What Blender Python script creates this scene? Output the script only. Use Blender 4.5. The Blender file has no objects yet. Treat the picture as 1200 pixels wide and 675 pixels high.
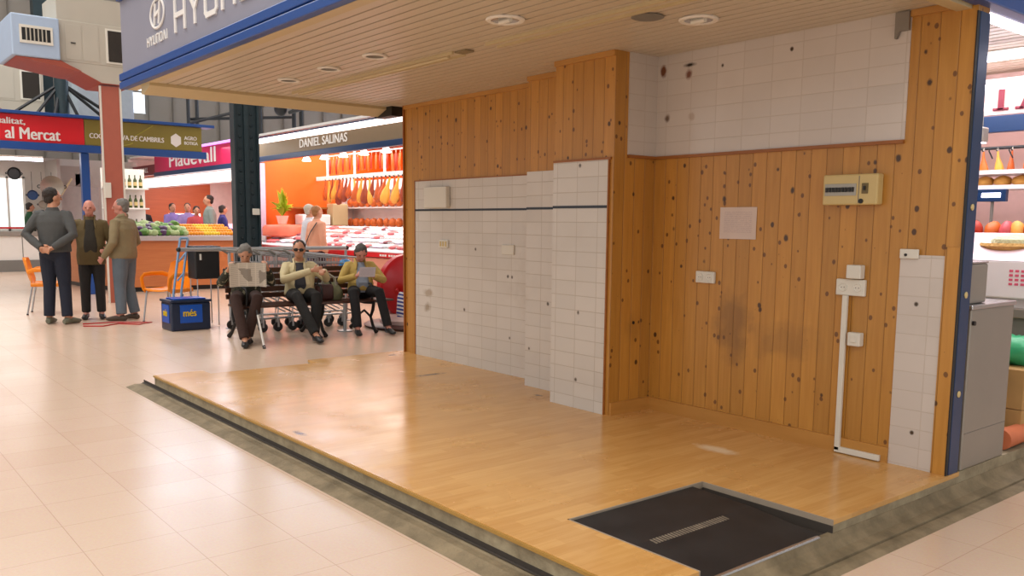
import bpy, bmesh, math, random
from mathutils import Vector, Matrix
random.seed(7)
PI = math.pi
SC = bpy.context.scene
COL = SC.collection
V = Vector

# ------------------------------------------------------------------ helpers
def tag(o, label=None, cat=None, group=None, kind=None):
    if label: o['label'] = label
    if cat: o['category'] = cat
    if group: o['group'] = group
    if kind: o['kind'] = kind
    return o

def empty(name, loc=(0, 0, 0), rz=0, label=None, cat=None, group=None):
    o = bpy.data.objects.new(name, None)
    o.empty_display_size = .1
    COL.objects.link(o)
    o.location = loc
    o.rotation_euler = (0, 0, rz)
    return tag(o, label, cat, group)

class MB:
    def __init__(s): s.bm = bmesh.new()
    def box(s, x0, x1, y0, y1, z0, z1, bev=0, M=None):
        vs = [s.bm.verts.new((x, y, z)) for x in (x0, x1) for y in (y0, y1) for z in (z0, z1)]
        F = [(0, 1, 3, 2), (4, 6, 7, 5), (0, 4, 5, 1), (2, 3, 7, 6), (0, 2, 6, 4), (1, 5, 7, 3)]
        fs = [s.bm.faces.new([vs[i] for i in f]) for f in F]
        if bev:
            es = list({e for f in fs for e in f.edges})
            r = bmesh.ops.bevel(s.bm, geom=es, offset=bev, segments=2, affect='EDGES', profile=.5)
            vs = list({v for f in r['faces'] for v in f.verts} | {v for v in vs if v.is_valid})
        if M is not None:
            for v in vs: v.co = M @ v.co
        return s
    def prism(s, pts, axis, a, b):
        """polygon pts (2-D) extruded along axis from a to b; the 2-D axes are the two others in xyz order."""
        def mk(p, t):
            c = list(p); c.insert(axis, t); return s.bm.verts.new(c)
        A = [mk(p, a) for p in pts]; B = [mk(p, b) for p in pts]
        n = len(pts)
        s.bm.faces.new(A); s.bm.faces.new(B[::-1])
        for i in range(n):
            j = (i + 1) % n
            s.bm.faces.new((A[i], B[i], B[j], A[j]))
        return s
    def loft(s, rings, cap=True, closed=False):
        R = [[s.bm.verts.new(p) for p in r] for r in rings]
        n = len(R[0]); m = len(R)
        for k in range(m if closed else m - 1):
            a, b = R[k], R[(k + 1) % m]
            for i in range(n):
                j = (i + 1) % n
                s.bm.faces.new((a[i], a[j], b[j], b[i]))
        if cap and not closed:
            s.bm.faces.new(R[0][::-1]); s.bm.faces.new(R[-1])
        return s
    def tube(s, pts, rad, seg=10, hint=None, closed=False):
        """rad: one radius, a list, or list of (a,b); a lies along hint."""
        pts = [V(p) for p in pts]; n = len(pts)
        if not isinstance(rad, (list, tuple)): rad = [rad] * n
        rings = []; u = V(hint) if hint is not None else None
        for i in range(n):
            if closed: t = pts[(i + 1) % n] - pts[i - 1]
            else: t = pts[min(i + 1, n - 1)] - pts[max(i - 1, 0)]
            t.normalize()
            if u is None: u = V((1, 0, 0)) if abs(t.x) < .9 else V((0, 1, 0))
            uu = (u - t * u.dot(t))
            if uu.length < 1e-4: uu = t.orthogonal()
            uu.normalize()
            if hint is None: u = uu
            w = t.cross(uu)
            a, b = rad[i] if isinstance(rad[i], (list, tuple)) else (rad[i], rad[i])
            rings.append([pts[i] + uu * (a * math.cos(q)) + w * (b * math.sin(q)) for q in [2 * PI * k / seg for k in range(seg)]])
        return s.loft(rings, closed=closed)
    def cyl(s, a, b, r, r2=None, seg=16): return s.tube([a, b], [r, r if r2 is None else r2], seg)
    def lathe(s, prof, seg=20, M=None):
        rings = [[V((r * math.cos(2 * PI * k / seg), r * math.sin(2 * PI * k / seg), z)) for k in range(seg)] for r, z in prof]
        if M is not None: rings = [[M @ p for p in r] for r in rings]
        return s.loft(rings)
    def ell(s, c, r, M=None, seg=14, rn=9):
        m = Matrix.Translation(V(c)) @ ((M.to_4x4() if M is not None else Matrix()) @ Matrix.Diagonal((r[0], r[1], r[2], 1)))
        bmesh.ops.create_uvsphere(s.bm, u_segments=seg, v_segments=rn, radius=1, matrix=m)
        return s
    def torus(s, c, R, r, ax='z', seg=20, rs=8, M=None):
        pts = []
        for k in range(seg):
            q = 2 * PI * k / seg
            p = V((R * math.cos(q), R * math.sin(q), 0))
            if ax == 'y': p = V((p.x, 0, p.y))
            if ax == 'x': p = V((0, p.x, p.y))
            if M is not None: p = M @ p
            pts.append(p + V(c))
        return s.tube(pts, r, rs, closed=True)
    def mesh(s, name, smooth=False):
        bmesh.ops.recalc_face_normals(s.bm, faces=s.bm.faces)
        me = bpy.data.meshes.new(name)
        s.bm.to_mesh(me); s.bm.free()
        if smooth:
            me.shade_smooth()
            try: me.set_sharp_from_angle(angle=math.radians(45))
            except Exception: pass
        return me
    def build(s, name, m, parent=None, smooth=False, kind=None):
        me = s.mesh(name, smooth)
        me.materials.append(m)
        o = bpy.data.objects.new(name, me)
        COL.objects.link(o)
        if parent is not None: o.parent = parent
        if kind: o['kind'] = kind
        return o

def copy_tree(o, parent=None, name=None):
    c = o.copy(); COL.objects.link(c)
    if parent is not None: c.parent = parent
    for ch in list(o.children): copy_tree(ch, c)
    return c

def voxel(o, size, smooth=3):
    """turn overlapping closed shapes into one continuous smooth surface."""
    a = o.modifiers.new('r', 'REMESH'); a.mode = 'VOXEL'; a.voxel_size = size; a.use_smooth_shade = True
    b = o.modifiers.new('s', 'SMOOTH'); b.factor = .5; b.iterations = smooth
    dg = bpy.context.evaluated_depsgraph_get()
    dg.update()
    me = bpy.data.meshes.new_from_object(o.evaluated_get(dg))
    o.modifiers.clear()
    old = o.data
    mats = list(old.materials)
    o.data = me
    me.materials.clear()
    for m in mats: me.materials.append(m)
    me.shade_smooth()
    return o

# ------------------------------------------------------------------ materials
def new_mat(name):
    m = bpy.data.materials.new(name); m.use_nodes = True
    nt = m.node_tree
    b = next(n for n in nt.nodes if n.type == 'BSDF_PRINCIPLED')
    return m, nt, b, nt.nodes, nt.links

def srgb(h):
    if isinstance(h, (tuple, list)): return (*h[:3], 1)
    h = h.lstrip('#'); c = [int(h[i:i + 2], 16) / 255 for i in (0, 2, 4)]
    return tuple((x / 12.92 if x < .04045 else ((x + .055) / 1.055) ** 2.4) for x in c) + (1,)

def mat(name, col, rough=.6, metal=0, var=.12, scale=8, bump=0, bscale=60, emit=0, spec=None):
    m, nt, b, N, L = new_mat(name)
    c = srgb(col)
    b.inputs['Roughness'].default_value = rough
    b.inputs['Metallic'].default_value = metal
    if spec is not None: b.inputs['Specular IOR Level'].default_value = spec
    tc = N.new('ShaderNodeTexCoord')
    if var:
        nz = N.new('ShaderNodeTexNoise'); nz.inputs['Scale'].default_value = scale; nz.inputs['Detail'].default_value = 4
        L.new(tc.outputs['Object'], nz.inputs['Vector'])
        mx = N.new('ShaderNodeMix'); mx.data_type = 'RGBA'
        mx.inputs[6].default_value = tuple(x * (1 - var) for x in c[:3]) + (1,)
        mx.inputs[7].default_value = tuple(min(1, x * (1 + var)) for x in c[:3]) + (1,)
        L.new(nz.outputs['Fac'], mx.inputs[0]); L.new(mx.outputs[2], b.inputs['Base Color'])
    else: b.inputs['Base Color'].default_value = c
    if bump:
        n2 = N.new('ShaderNodeTexNoise'); n2.inputs['Scale'].default_value = bscale; n2.inputs['Detail'].default_value = 5
        L.new(tc.outputs['Object'], n2.inputs['Vector'])
        bp = N.new('ShaderNodeBump'); bp.inputs['Strength'].default_value = bump; bp.inputs['Distance'].default_value = .02
        L.new(n2.outputs['Fac'], bp.inputs['Height']); L.new(bp.outputs['Normal'], b.inputs['Normal'])
    if emit:
        b.inputs['Emission Color'].default_value = c; b.inputs['Emission Strength'].default_value = emit
    return m

def nmath(N, L, op, a, b=None, c=None):
    n = N.new('ShaderNodeMath'); n.operation = op
    for i, v in enumerate((a, b, c)):
        if v is None: continue
        if isinstance(v, (int, float)): n.inputs[i].default_value = v
        else: L.new(v, n.inputs[i])
    return n.outputs[0]
def nmix(N, L, f, a, b, mode='MIX'):
    n = N.new('ShaderNodeMix'); n.data_type = 'RGBA'; n.blend_type = mode
    for i, v in ((0, f), (6, a), (7, b)):
        if isinstance(v, (int, float, tuple)): n.inputs[i].default_value = v
        else: L.new(v, n.inputs[i])
    return n.outputs[2]
def blob(N, L, pos, c, r, noise=None, k=0.0):
    """soft mask: 1 within an ellipsoid about c, falling to 0 at its rim."""
    s = N.new('ShaderNodeVectorMath'); s.operation = 'SUBTRACT'; L.new(pos, s.inputs[0]); s.inputs[1].default_value = c
    d = N.new('ShaderNodeVectorMath'); d.operation = 'DIVIDE'; L.new(s.outputs[0], d.inputs[0]); d.inputs[1].default_value = r
    l = N.new('ShaderNodeVectorMath'); l.operation = 'LENGTH'; L.new(d.outputs[0], l.inputs[0])
    v = l.outputs['Value']
    if noise is not None: v = nmath(N, L, 'ADD', v, nmath(N, L, 'MULTIPLY', nmath(N, L, 'SUBTRACT', noise, .5), k))
    mr = N.new('ShaderNodeMapRange'); mr.inputs[1].default_value = 1; mr.inputs[2].default_value = .4
    L.new(v, mr.inputs[0]); return mr.outputs[0]

def mat_boards(name, base, dark, pitch=.098, knots=1.0, rough=.38, stains=True):
    """varnished vertical pine boards; board number from x + y."""
    m, nt, b, N, L = new_mat(name)
    tc = N.new('ShaderNodeTexCoord'); pos = tc.outputs['Object']
    sp = N.new('ShaderNodeSeparateXYZ'); L.new(pos, sp.inputs[0])
    u = nmath(N, L, 'ADD', sp.outputs[0], sp.outputs[1])
    un = nmath(N, L, 'DIVIDE', u, pitch)
    idx = nmath(N, L, 'FLOOR', un); fr = nmath(N, L, 'FRACT', un)
    wn = N.new('ShaderNodeTexWhiteNoise'); wn.noise_dimensions = '1D'; L.new(idx, wn.inputs['W'])
    # grain
    cb = N.new('ShaderNodeCombineXYZ')
    L.new(nmath(N, L, 'ADD', nmath(N, L, 'MULTIPLY', u, 26), nmath(N, L, 'MULTIPLY', wn.outputs[0], 40)), cb.inputs[0])
    L.new(nmath(N, L, 'MULTIPLY', sp.outputs[2], 1.6), cb.inputs[2])
    g = N.new('ShaderNodeTexNoise'); g.inputs['Scale'].default_value = 1.6; g.inputs['Detail'].default_value = 5; g.inputs['Distortion'].default_value = .6
    L.new(cb.outputs[0], g.inputs['Vector'])
    col = nmix(N, L, g.outputs['Fac'], srgb(dark), srgb(base))
    hv = N.new('ShaderNodeHueSaturation'); L.new(col, hv.inputs['Color'])
    L.new(nmath(N, L, 'ADD', .88, nmath(N, L, 'MULTIPLY', wn.outputs[0], .18)), hv.inputs['Value'])
    col = hv.outputs[0]
    # knots
    nk_ = N.new('ShaderNodeTexNoise'); nk_.inputs['Scale'].default_value = 30; L.new(pos, nk_.inputs['Vector'])
    for su, sz, off, cut, rad, dark_, st in ((13, 10, 0, .5, .15, '#32140a', .9), (8, 6, 7.3, .6, .1, '#2c1208', .92), (22, 17, 3.1, .5, .21, '#4a200c', .75)):
        kb = N.new('ShaderNodeCombineXYZ')
        L.new(nmath(N, L, 'MULTIPLY', nmath(N, L, 'ADD', u, off), su), kb.inputs[0]); L.new(nmath(N, L, 'MULTIPLY', sp.outputs[2], sz), kb.inputs[2])
        vo = N.new('ShaderNodeTexVoronoi'); vo.inputs['Scale'].default_value = 1.0; vo.inputs['Randomness'].default_value = 1
        L.new(kb.outputs[0], vo.inputs['Vector'])
        vc = N.new('ShaderNodeSeparateColor'); L.new(vo.outputs['Color'], vc.inputs[0])
        thr = nmath(N, L, 'MULTIPLY', nmath(N, L, 'ADD', nmath(N, L, 'POWER', vc.outputs[1], 2.0), .25), rad * knots)
        kn = N.new('ShaderNodeMapRange'); kn.inputs[1].default_value = .02; kn.inputs[2].default_value = -.05
        L.new(nmath(N, L, 'ADD', nmath(N, L, 'SUBTRACT', vo.outputs['Distance'], thr), nmath(N, L, 'MULTIPLY', nmath(N, L, 'SUBTRACT', nk_.outputs['Fac'], .5), .12)), kn.inputs[0])
        kf = nmath(N, L, 'MULTIPLY', kn.outputs[0], nmath(N, L, 'GREATER_THAN', vc.outputs[0], cut))
        col = nmix(N, L, nmath(N, L, 'MULTIPLY', kf, st), col, srgb(dark_))
    # grooves
    e = nmath(N, L, 'ABSOLUTE', nmath(N, L, 'SUBTRACT', fr, .5))
    gr = N.new('ShaderNodeMapRange'); gr.inputs[1].default_value = .462; gr.inputs[2].default_value = .492
    L.new(e, gr.inputs[0])
    col = nmix(N, L, nmath(N, L, 'MULTIPLY', gr.outputs[0], .32), col, srgb('#5e3410'))
    if stains:
        nz = N.new('ShaderNodeTexNoise'); nz.inputs['Scale'].default_value = 9; nz.inputs['Detail'].default_value = 4; L.new(pos, nz.inputs['Vector'])
        for c, r, s in (((-3.3, 4.475, .78), (.16, .3, .26), .45), ((-2.95, 4.475, .72), (.3, .3, .13), .28), ((-3.98, 4.3, .7), (.3, .1, .12), .2)):
            f = blob(N, L, pos, c, r, nz.outputs['Fac'], 1.4)
            col = nmix(N, L, nmath(N, L, 'MULTIPLY', f, s), col, srgb('#5a3a1e'))
    L.new(col, b.inputs['Base Color'])
    b.inputs['Roughness'].default_value = rough
    b.inputs['Coat Weight'].default_value = .15; b.inputs['Coat Roughness'].default_value = .25
    bp = N.new('ShaderNodeBump'); bp.inputs['Strength'].default_value = .6; bp.inputs['Distance'].default_value = .006; bp.invert = True
    L.new(gr.outputs[0], bp.inputs['Height']); L.new(bp.outputs['Normal'], b.inputs['Normal'])
    return m

def mat_tiles(name, tile, grout, size=(.2, .1), along='xy', rough=.2, dirt=.25, offs=(0, 0), mortar=.0025, stains=()):
    """glazed wall tiles: across = x + y, up = z (or floor tiles when along == 'floor')."""
    m, nt, b, N, L = new_mat(name)
    tc = N.new('ShaderNodeTexCoord'); pos = tc.outputs['Object']
    sp = N.new('ShaderNodeSeparateXYZ'); L.new(pos, sp.inputs[0])
    cb = N.new('ShaderNodeCombineXYZ')
    if along == 'floor': a, c = sp.outputs[0], sp.outputs[1]
    else: a, c = nmath(N, L, 'ADD', sp.outputs[0], sp.outputs[1]), sp.outputs[2]
    L.new(nmath(N, L, 'ADD', a, offs[0] + 100 * size[0]), cb.inputs[0]); L.new(nmath(N, L, 'ADD', c, offs[1] + 100 * size[1]), cb.inputs[1])
    br = N.new('ShaderNodeTexBrick'); br.offset = 0; br.squash = 1
    br.inputs['Scale'].default_value = 1; br.inputs['Mortar Size'].default_value = mortar; br.inputs['Mortar Smooth'].default_value = .3
    br.inputs['Brick Width'].default_value = size[0]; br.inputs['Row Height'].default_value = size[1]
    t = srgb(tile)
    br.inputs['Color1'].default_value = t; br.inputs['Color2'].default_value = tuple(x * .93 for x in t[:3]) + (1,)
    br.inputs['Mortar'].default_value = srgb(grout)
    L.new(cb.outputs[0], br.inputs['Vector'])
    nz = N.new('ShaderNodeTexNoise'); nz.inputs['Scale'].default_value = 2.2; nz.inputs['Detail'].default_value = 7; L.new(pos, nz.inputs['Vector'])
    f = N.new('ShaderNodeMapRange'); f.inputs[1].default_value = .5; f.inputs[2].default_value = .75; L.new(nz.outputs['Fac'], f.inputs[0])
    col = nmix(N, L, nmath(N, L, 'MULTIPLY', f.outputs[0], dirt), br.outputs['Color'], srgb('#a08c70'))
    n2 = N.new('ShaderNodeTexNoise'); n2.inputs['Scale'].default_value = 14; n2.inputs['Detail'].default_value = 3; L.new(pos, n2.inputs['Vector'])
    for c_, r_, s_, h_ in stains:
        q = blob(N, L, pos, c_, r_, n2.outputs['Fac'], 1.2)
        col = nmix(N, L, nmath(N, L, 'MULTIPLY', q, s_), col, srgb(h_))
    L.new(col, b.inputs['Base Color'])
    b.inputs['Roughness'].default_value = rough
    bp = N.new('ShaderNodeBump'); bp.inputs['Strength'].default_value = .4; bp.inputs['Distance'].default_value = .004; bp.invert = True
    L.new(br.outputs['Fac'], bp.inputs['Height']); L.new(bp.outputs['Normal'], b.inputs['Normal'])
    return m

def mat_hallfloor():
    m, nt, b, N, L = new_mat('polished pink floor tiles')
    tc = N.new('ShaderNodeTexCoord'); pos = tc.outputs['Object']
    mp = N.new('ShaderNodeMapping'); mp.inputs['Location'].default_value = (.38 + 38.75, -.05 + 38.75 * 2, 0); L.new(pos, mp.inputs[0])
    br = N.new('ShaderNodeTexBrick'); br.offset = 0; br.inputs['Scale'].default_value = 1
    br.inputs['Brick Width'].default_value = .3875; br.inputs['Row Height'].default_value = .3875
    br.inputs['Mortar Size'].default_value = .0022; br.inputs['Mortar Smooth'].default_value = .5
    br.inputs['Color1'].default_value = srgb('#d9c0a9'); br.inputs['Color2'].default_value = srgb('#d2b59c'); br.inputs['Mortar'].default_value = srgb('#bfa089')
    br.inputs['Bias'].default_value = -.6
    L.new(mp.outputs[0], br.inputs['Vector'])
    nz = N.new('ShaderNodeTexNoise'); nz.inputs['Scale'].default_value = 1.3; nz.inputs['Detail'].default_value = 6; L.new(pos, nz.inputs['Vector'])
    f = N.new('ShaderNodeMapRange'); f.inputs[1].default_value = .4; f.inputs[2].default_value = .8; L.new(nz.outputs['Fac'], f.inputs[0])
    col = nmix(N, L, nmath(N, L, 'MULTIPLY', f.outputs[0], .35), br.outputs['Color'], srgb('#c4a48e'))
    n2 = N.new('ShaderNodeTexNoise'); n2.inputs['Scale'].default_value = 90; n2.inputs['Detail'].default_value = 2; L.new(pos, n2.inputs['Vector'])
    col = nmix(N, L, .12, col, n2.outputs['Color'], 'OVERLAY')
    L.new(col, b.inputs['Base Color'])
    rr = N.new('ShaderNodeMapRange'); rr.inputs[3].default_value = .17; rr.inputs[4].default_value = .3; L.new(nz.outputs['Fac'], rr.inputs[0])
    L.new(rr.outputs[0], b.inputs['Roughness'])
    b.inputs['Specular IOR Level'].default_value = .6
    return m

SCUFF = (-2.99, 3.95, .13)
def mat_laminate():
    m, nt, b, N, L = new_mat('oak strip laminate')
    tc = N.new('ShaderNodeTexCoord'); pos = tc.outputs['Object']
    mp = N.new('ShaderNodeMapping'); mp.inputs['Rotation'].default_value = (0, 0, PI / 2); mp.inputs['Location'].default_value = (30, 30, 0); L.new(pos, mp.inputs[0])
    br = N.new('ShaderNodeTexBrick'); br.offset = .37; br.inputs['Scale'].default_value = 1
    br.inputs['Brick Width'].default_value = .42; br.inputs['Row Height'].default_value = .065
    br.inputs['Mortar Size'].default_value = .0006; br.inputs['Mortar Smooth'].default_value = 1
    br.inputs['Color1'].default_value = srgb('#dcab66'); br.inputs['Color2'].default_value = srgb('#c48e4a'); br.inputs['Mortar'].default_value = srgb('#b48448')
    L.new(mp.outputs[0], br.inputs['Vector'])
    m2 = N.new('ShaderNodeMapping'); m2.inputs['Scale'].default_value = (16, 1.2, 1); L.new(pos, m2.inputs[0])
    g = N.new('ShaderNodeTexNoise'); g.inputs['Scale'].default_value = 2.2; g.inputs['Detail'].default_value = 6; g.inputs['Distortion'].default_value = .8; L.new(m2.outputs[0], g.inputs['Vector'])
    col = nmix(N, L, .55, br.outputs['Color'], nmix(N, L, g.outputs['Fac'], srgb('#b57f3c'), srgb('#e6bb7c')))
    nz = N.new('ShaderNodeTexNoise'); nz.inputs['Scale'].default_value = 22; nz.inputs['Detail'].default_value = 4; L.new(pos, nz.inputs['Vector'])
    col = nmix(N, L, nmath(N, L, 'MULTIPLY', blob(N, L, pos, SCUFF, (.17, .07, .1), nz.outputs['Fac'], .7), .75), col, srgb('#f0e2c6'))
    for c_, r_ in (((-5.98, 4.0, .13), (.05, .17, .1)), ((-4.76, 2.23, .13), (.1, .03, .1)), ((-4.78, 4.15, .13), (.05, .03, .1)), ((-7.1, 4.3, .13), (.05, .05, .1))):
        col = nmix(N, L, nmath(N, L, 'MULTIPLY', blob(N, L, pos, c_, r_, nz.outputs['Fac'], 1.6), .8), col, srgb('#4c3420'))
    n3 = N.new('ShaderNodeTexNoise'); n3.inputs['Scale'].default_value = 3; n3.inputs['Detail'].default_value = 5; L.new(pos, n3.inputs['Vector'])
    L.new(col, b.inputs['Base Color'])
    rr = N.new('ShaderNodeMapRange'); rr.inputs[1].default_value = .3; rr.inputs[2].default_value = .7; rr.inputs[3].default_value = .16; rr.inputs[4].default_value = .3; L.new(n3.outputs['Fac'], rr.inputs[0])
    L.new(rr.outputs[0], b.inputs['Roughness'])
    return m

def mat_concrete(name, col='#948467', dark='#62563f', scale=5):
    m, nt, b, N, L = new_mat(name)
    tc = N.new('ShaderNodeTexCoord'); pos = tc.outputs['Object']
    nz = N.new('ShaderNodeTexNoise'); nz.inputs['Scale'].default_value = scale; nz.inputs['Detail'].default_value = 8; nz.inputs['Roughness'].default_value = .65; L.new(pos, nz.inputs['Vector'])
    f = N.new('ShaderNodeMapRange'); f.inputs[1].default_value = .3; f.inputs[2].default_value = .7; L.new(nz.outputs['Fac'], f.inputs[0])
    L.new(nmix(N, L, f.outputs[0], srgb(dark), srgb(col)), b.inputs['Base Color'])
    b.inputs['Roughness'].default_value = .75
    bp = N.new('ShaderNodeBump'); bp.inputs['Strength'].default_value = .4; bp.inputs['Distance'].default_value = .01
    n2 = N.new('ShaderNodeTexNoise'); n2.inputs['Scale'].default_value = 50; n2.inputs['Detail'].default_value = 6; L.new(pos, n2.inputs['Vector'])
    L.new(n2.outputs['Fac'], bp.inputs['Height']); L.new(bp.outputs['Normal'], b.inputs['Normal'])
    return m

def mat_woodpanel(name, a, c, axis=2):
    m, nt, b, N, L = new_mat(name)
    tc = N.new('ShaderNodeTexCoord')
    mp = N.new('ShaderNodeMapping'); s = [1.5, 1.5, 1.5]; s[axis] = 18; mp.inputs['Scale'].default_value = s
    L.new(tc.outputs['Object'], mp.inputs[0])
    g = N.new('ShaderNodeTexNoise'); g.inputs['Scale'].default_value = 1.2; g.inputs['Detail'].default_value = 6; g.inputs['Distortion'].default_value = .5
    L.new(mp.outputs[0], g.inputs['Vector'])
    L.new(nmix(N, L, g.outputs['Fac'], srgb(a), srgb(c)), b.inputs['Base Color'])
    b.inputs['Roughness'].default_value = .4
    return m

WHITE = mat('white paint', '#e6e2da', .5, var=.04)
BOARD = mat_boards('varnished pine boards', '#cc9442', '#ac7228')
BASEB = mat_woodpanel('varnished pine skirting', '#ac7634', '#c8924a')
TILE1 = mat_tiles('white glazed wall tiles', '#d6d0c8', '#bfb5a8', (.2, .1), offs=(.04, -.01), dirt=.14,
                  stains=[((-6.8, 4.53, .74), (.1, .3, .05), .55, '#8c7350'), ((-6.82, 4.53, .6), (.07, .3, .05), .6, '#806840'), ((-5.3, 4.53, .9), (.3, .3, .4), .15, '#9a8a70')]
                  + [(q, (.016, .1, .018), .9, '#4a3c30') for q in [(-6.061, 4.53, 1.171), (-5.608, 4.53, 0.957), (-5.552, 4.53, 0.953), (-6.222, 4.53, 0.627), (-5.578, 4.53, 0.444), (-4.886, 4.34, 0.795), (-5.1, 4.34, 0.428), (-4.279, 4.08, 0.797), (-4.291, 4.08, 0.329), (-4.286, 4.08, 1.788)]])
TILE2 = mat_tiles('white glazed wall tiles with rust spots', '#d0c6bd', '#c4b8ac', (.2, .1), offs=(.02, .06), dirt=.12,
                  stains=[((-3.925, 4.47, 2.402), (.03, .1, .045), 1, '#6e4026'), ((-3.714, 4.47, 2.36), (.035, .1, .045), .9, '#6e3b26'), ((-3.7, 4.47, 2.415), (.06, .1, .018), 1, '#2c2420'),
                          ((-3.881, 4.47, 2.094), (.03, .1, .03), .9, '#5e4026'), ((-3.675, 4.47, 2.09), (.03, .1, .03), .35, '#8e6a4c'), ((-3.448, 4.47, 2.379), (.013, .1, .015), 1, '#453628'), ((-2.963, 4.47, 2.406), (.013, .1, .015), 1, '#453628'),
                          ((-2.15, 4.47, 1.0), (.013, .1, .013), 1, '#453628'), ((-2.13, 4.47, .32), (.013, .1, .013), 1, '#453628')])
HFLOOR = mat_hallfloor()
LAM = mat_laminate()
CONC = mat_concrete('worn olive concrete')
CONC_L = mat_concrete('pale concrete kerb', '#a89c80', '#7c7058', 9)
DARKGAP = mat('dark gap fill', '#3a332c', .8, var=.3)  # flat dark colour for the gap, the groove lines and the recess sides
MATM = mat('black rubber matting', '#2c2724', .45, var=.3, scale=6, bump=.5, bscale=120)
BLUE = mat('cobalt blue paint', '#15478f', .35, var=.06)
BLUED = mat('deep blue painted steel', '#17365f', .32, metal=.1, var=.12, scale=5)
CREAM = mat('cream painted metal', '#c6b48c', .45, var=.06)
SLAT = mat('cream slat ceiling', '#c8bba6', .38, var=.04, scale=2)
SLATGAP = mat('slat ceiling joints', '#6a5a48', .7, var=.1)
SIGNG = mat('grey lilac sign face', '#8b8c9c', .4, var=.05, scale=3)
LETTW = mat('white sign letters', '#e8e6e2', .4, var=0)
GREYPL = mat('grey plaster hall wall', '#8d867c', .8, var=.12, scale=1.2)
STEEL = mat('brushed stainless steel', '#9a958c', .38, metal=.55, var=.08, scale=3)
DGREEN = mat('dark green riveted steel', '#22343a', .45, metal=.2, var=.15)
DMETAL = mat('dark painted metal', '#26282a', .45, metal=.4, var=.1)
CHROME = mat('galvanised tube', '#b0b2b4', .3, metal=.8, var=.05)
ALU = mat('aluminium strip', '#c4c6c8', .25, metal=.9, var=.05)
PLASTW = mat('white plastic fitting', '#dcd8cc', .35, var=.03)
PLASTC = mat('yellowed plastic', '#cdb67c', .4, var=.05)
GREY = mat('mid grey plastic', '#77756f', .5, var=.05)
BLACK = mat('black plastic', '#151414', .45, var=.1)
ORANGE = mat('orange moulded plastic', '#f08a10', .35, var=.04)
RED = mat('bright red sign', '#d4121f', .4, var=.03)
REDD = mat('red gloss paint', '#b8101a', .3, var=.04)
PINK = mat('raspberry pink sign', '#c81a52', .4, var=.05)
OLIVE = mat('olive sign panel', '#84782c', .45, var=.05)
BROWNS = mat('brown grey sign panel', '#7c6a52', .45, var=.06)
ORWALL = mat('orange back wall', '#e8640c', .5, var=.12, scale=2)
WOODP = mat_woodpanel('orange beech panel', '#b8683a', '#cf8450')
WOODR = mat_woodpanel('red brown wood panel', '#a8502a', '#c46a3a')
WTOP = mat('pale worktop', '#b8b2b4', .3, var=.05)
ACW = mat('off white duct metal', '#b8b2a4', .5, var=.06, scale=3)
ACB = mat('pale blue duct metal', '#a9bcd4', .4, var=.05)
ACR = mat('red brown underside', '#9c4a38', .5, var=.1)
POSTR = mat('red brown post', '#ad5f4c', .35, var=.08)
TUBE = mat('fluorescent tube', '#f4f0ff', .4, var=0, emit=9)
TUBEW = mat('warm soft light panel', '#fff0ea', .4, var=0, emit=3.0)
SKIN = mat('skin', '#c08a6c', .5, var=.08, scale=20)
SKINP = mat('ruddy skin', '#c48472', .5, var=.1, scale=20)
HAIRD = mat('dark hair', '#2a211c', .7, var=.2, bump=.5, bscale=150)
HAIRG = mat('grey hair', '#77736c', .7, var=.2, scale=40, bump=.5, bscale=150)
HAIRW = mat('white hair', '#c0b8a8', .7, var=.15, scale=40, bump=.5, bscale=150)
HAIRB = mat('blond hair', '#b08a4c', .7, var=.2, scale=40, bump=.5, bscale=150)
def cloth(name, c, v=.14, sc=9): return mat(name, c, .85, var=v, scale=sc, bump=.6, bscale=14)

# ------------------------------------------------------------------ text
def text(body, w, h, loc, rot, m, parent, name='lettering', ext=.006, bold=0.0, shear=0):
    cu = bpy.data.curves.new('lettering', 'FONT'); cu.body = body; cu.size = 1; cu.extrude = 0; cu.offset = 0; cu.shear = shear
    o = bpy.data.objects.new('lettering', cu); COL.objects.link(o)
    dg = bpy.context.evaluated_depsgraph_get(); dg.update()
    me = bpy.data.meshes.new_from_object(o.evaluated_get(dg))
    bpy.data.objects.remove(o)
    xs = [v.co.x for v in me.vertices]; ys = [v.co.y for v in me.vertices]
    x0, x1, y0, y1 = min(xs), max(xs), min(ys), max(ys)
    for v in me.vertices:
        v.co = V(((v.co.x - x0) / (x1 - x0) * w, (v.co.y - y0) / (y1 - y0) * h, 0))
    bm = bmesh.new(); bm.from_mesh(me)
    base_f = list(bm.faces); b_ = h * .035 if bold else 0
    sets = [base_f]
    if b_:
        for dx, dz in ((b_, .0004), (-b_, .0008), (0, .0012)):
            r = bmesh.ops.duplicate(bm, geom=base_f)
            for v in r['geom']:
                if isinstance(v, bmesh.types.BMVert): v.co.x += dx; v.co.y += (b_ * .5 if dx == 0 else 0); v.co.z -= dz
            sets.append([f for f in r['geom'] if isinstance(f, bmesh.types.BMFace)])
    for fs in sets:
        r = bmesh.ops.extrude_face_region(bm, geom=fs)
        for v in r['geom']:
            if isinstance(v, bmesh.types.BMVert): v.co.z += ext
    bmesh.ops.recalc_face_normals(bm, faces=bm.faces)
    bm.to_mesh(me); bm.free()
    me.materials.clear(); me.materials.append(m)
    t = bpy.data.objects.new(name, me); COL.objects.link(t); t.location = loc; t.rotation_euler = rot
    if parent is not None: t.parent = parent
    return t
RY = (PI / 2, 0, 0)           # faces -Y, reads along +X
RX = (PI / 2, 0, PI / 2)      # faces +X, reads along +Y

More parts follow.
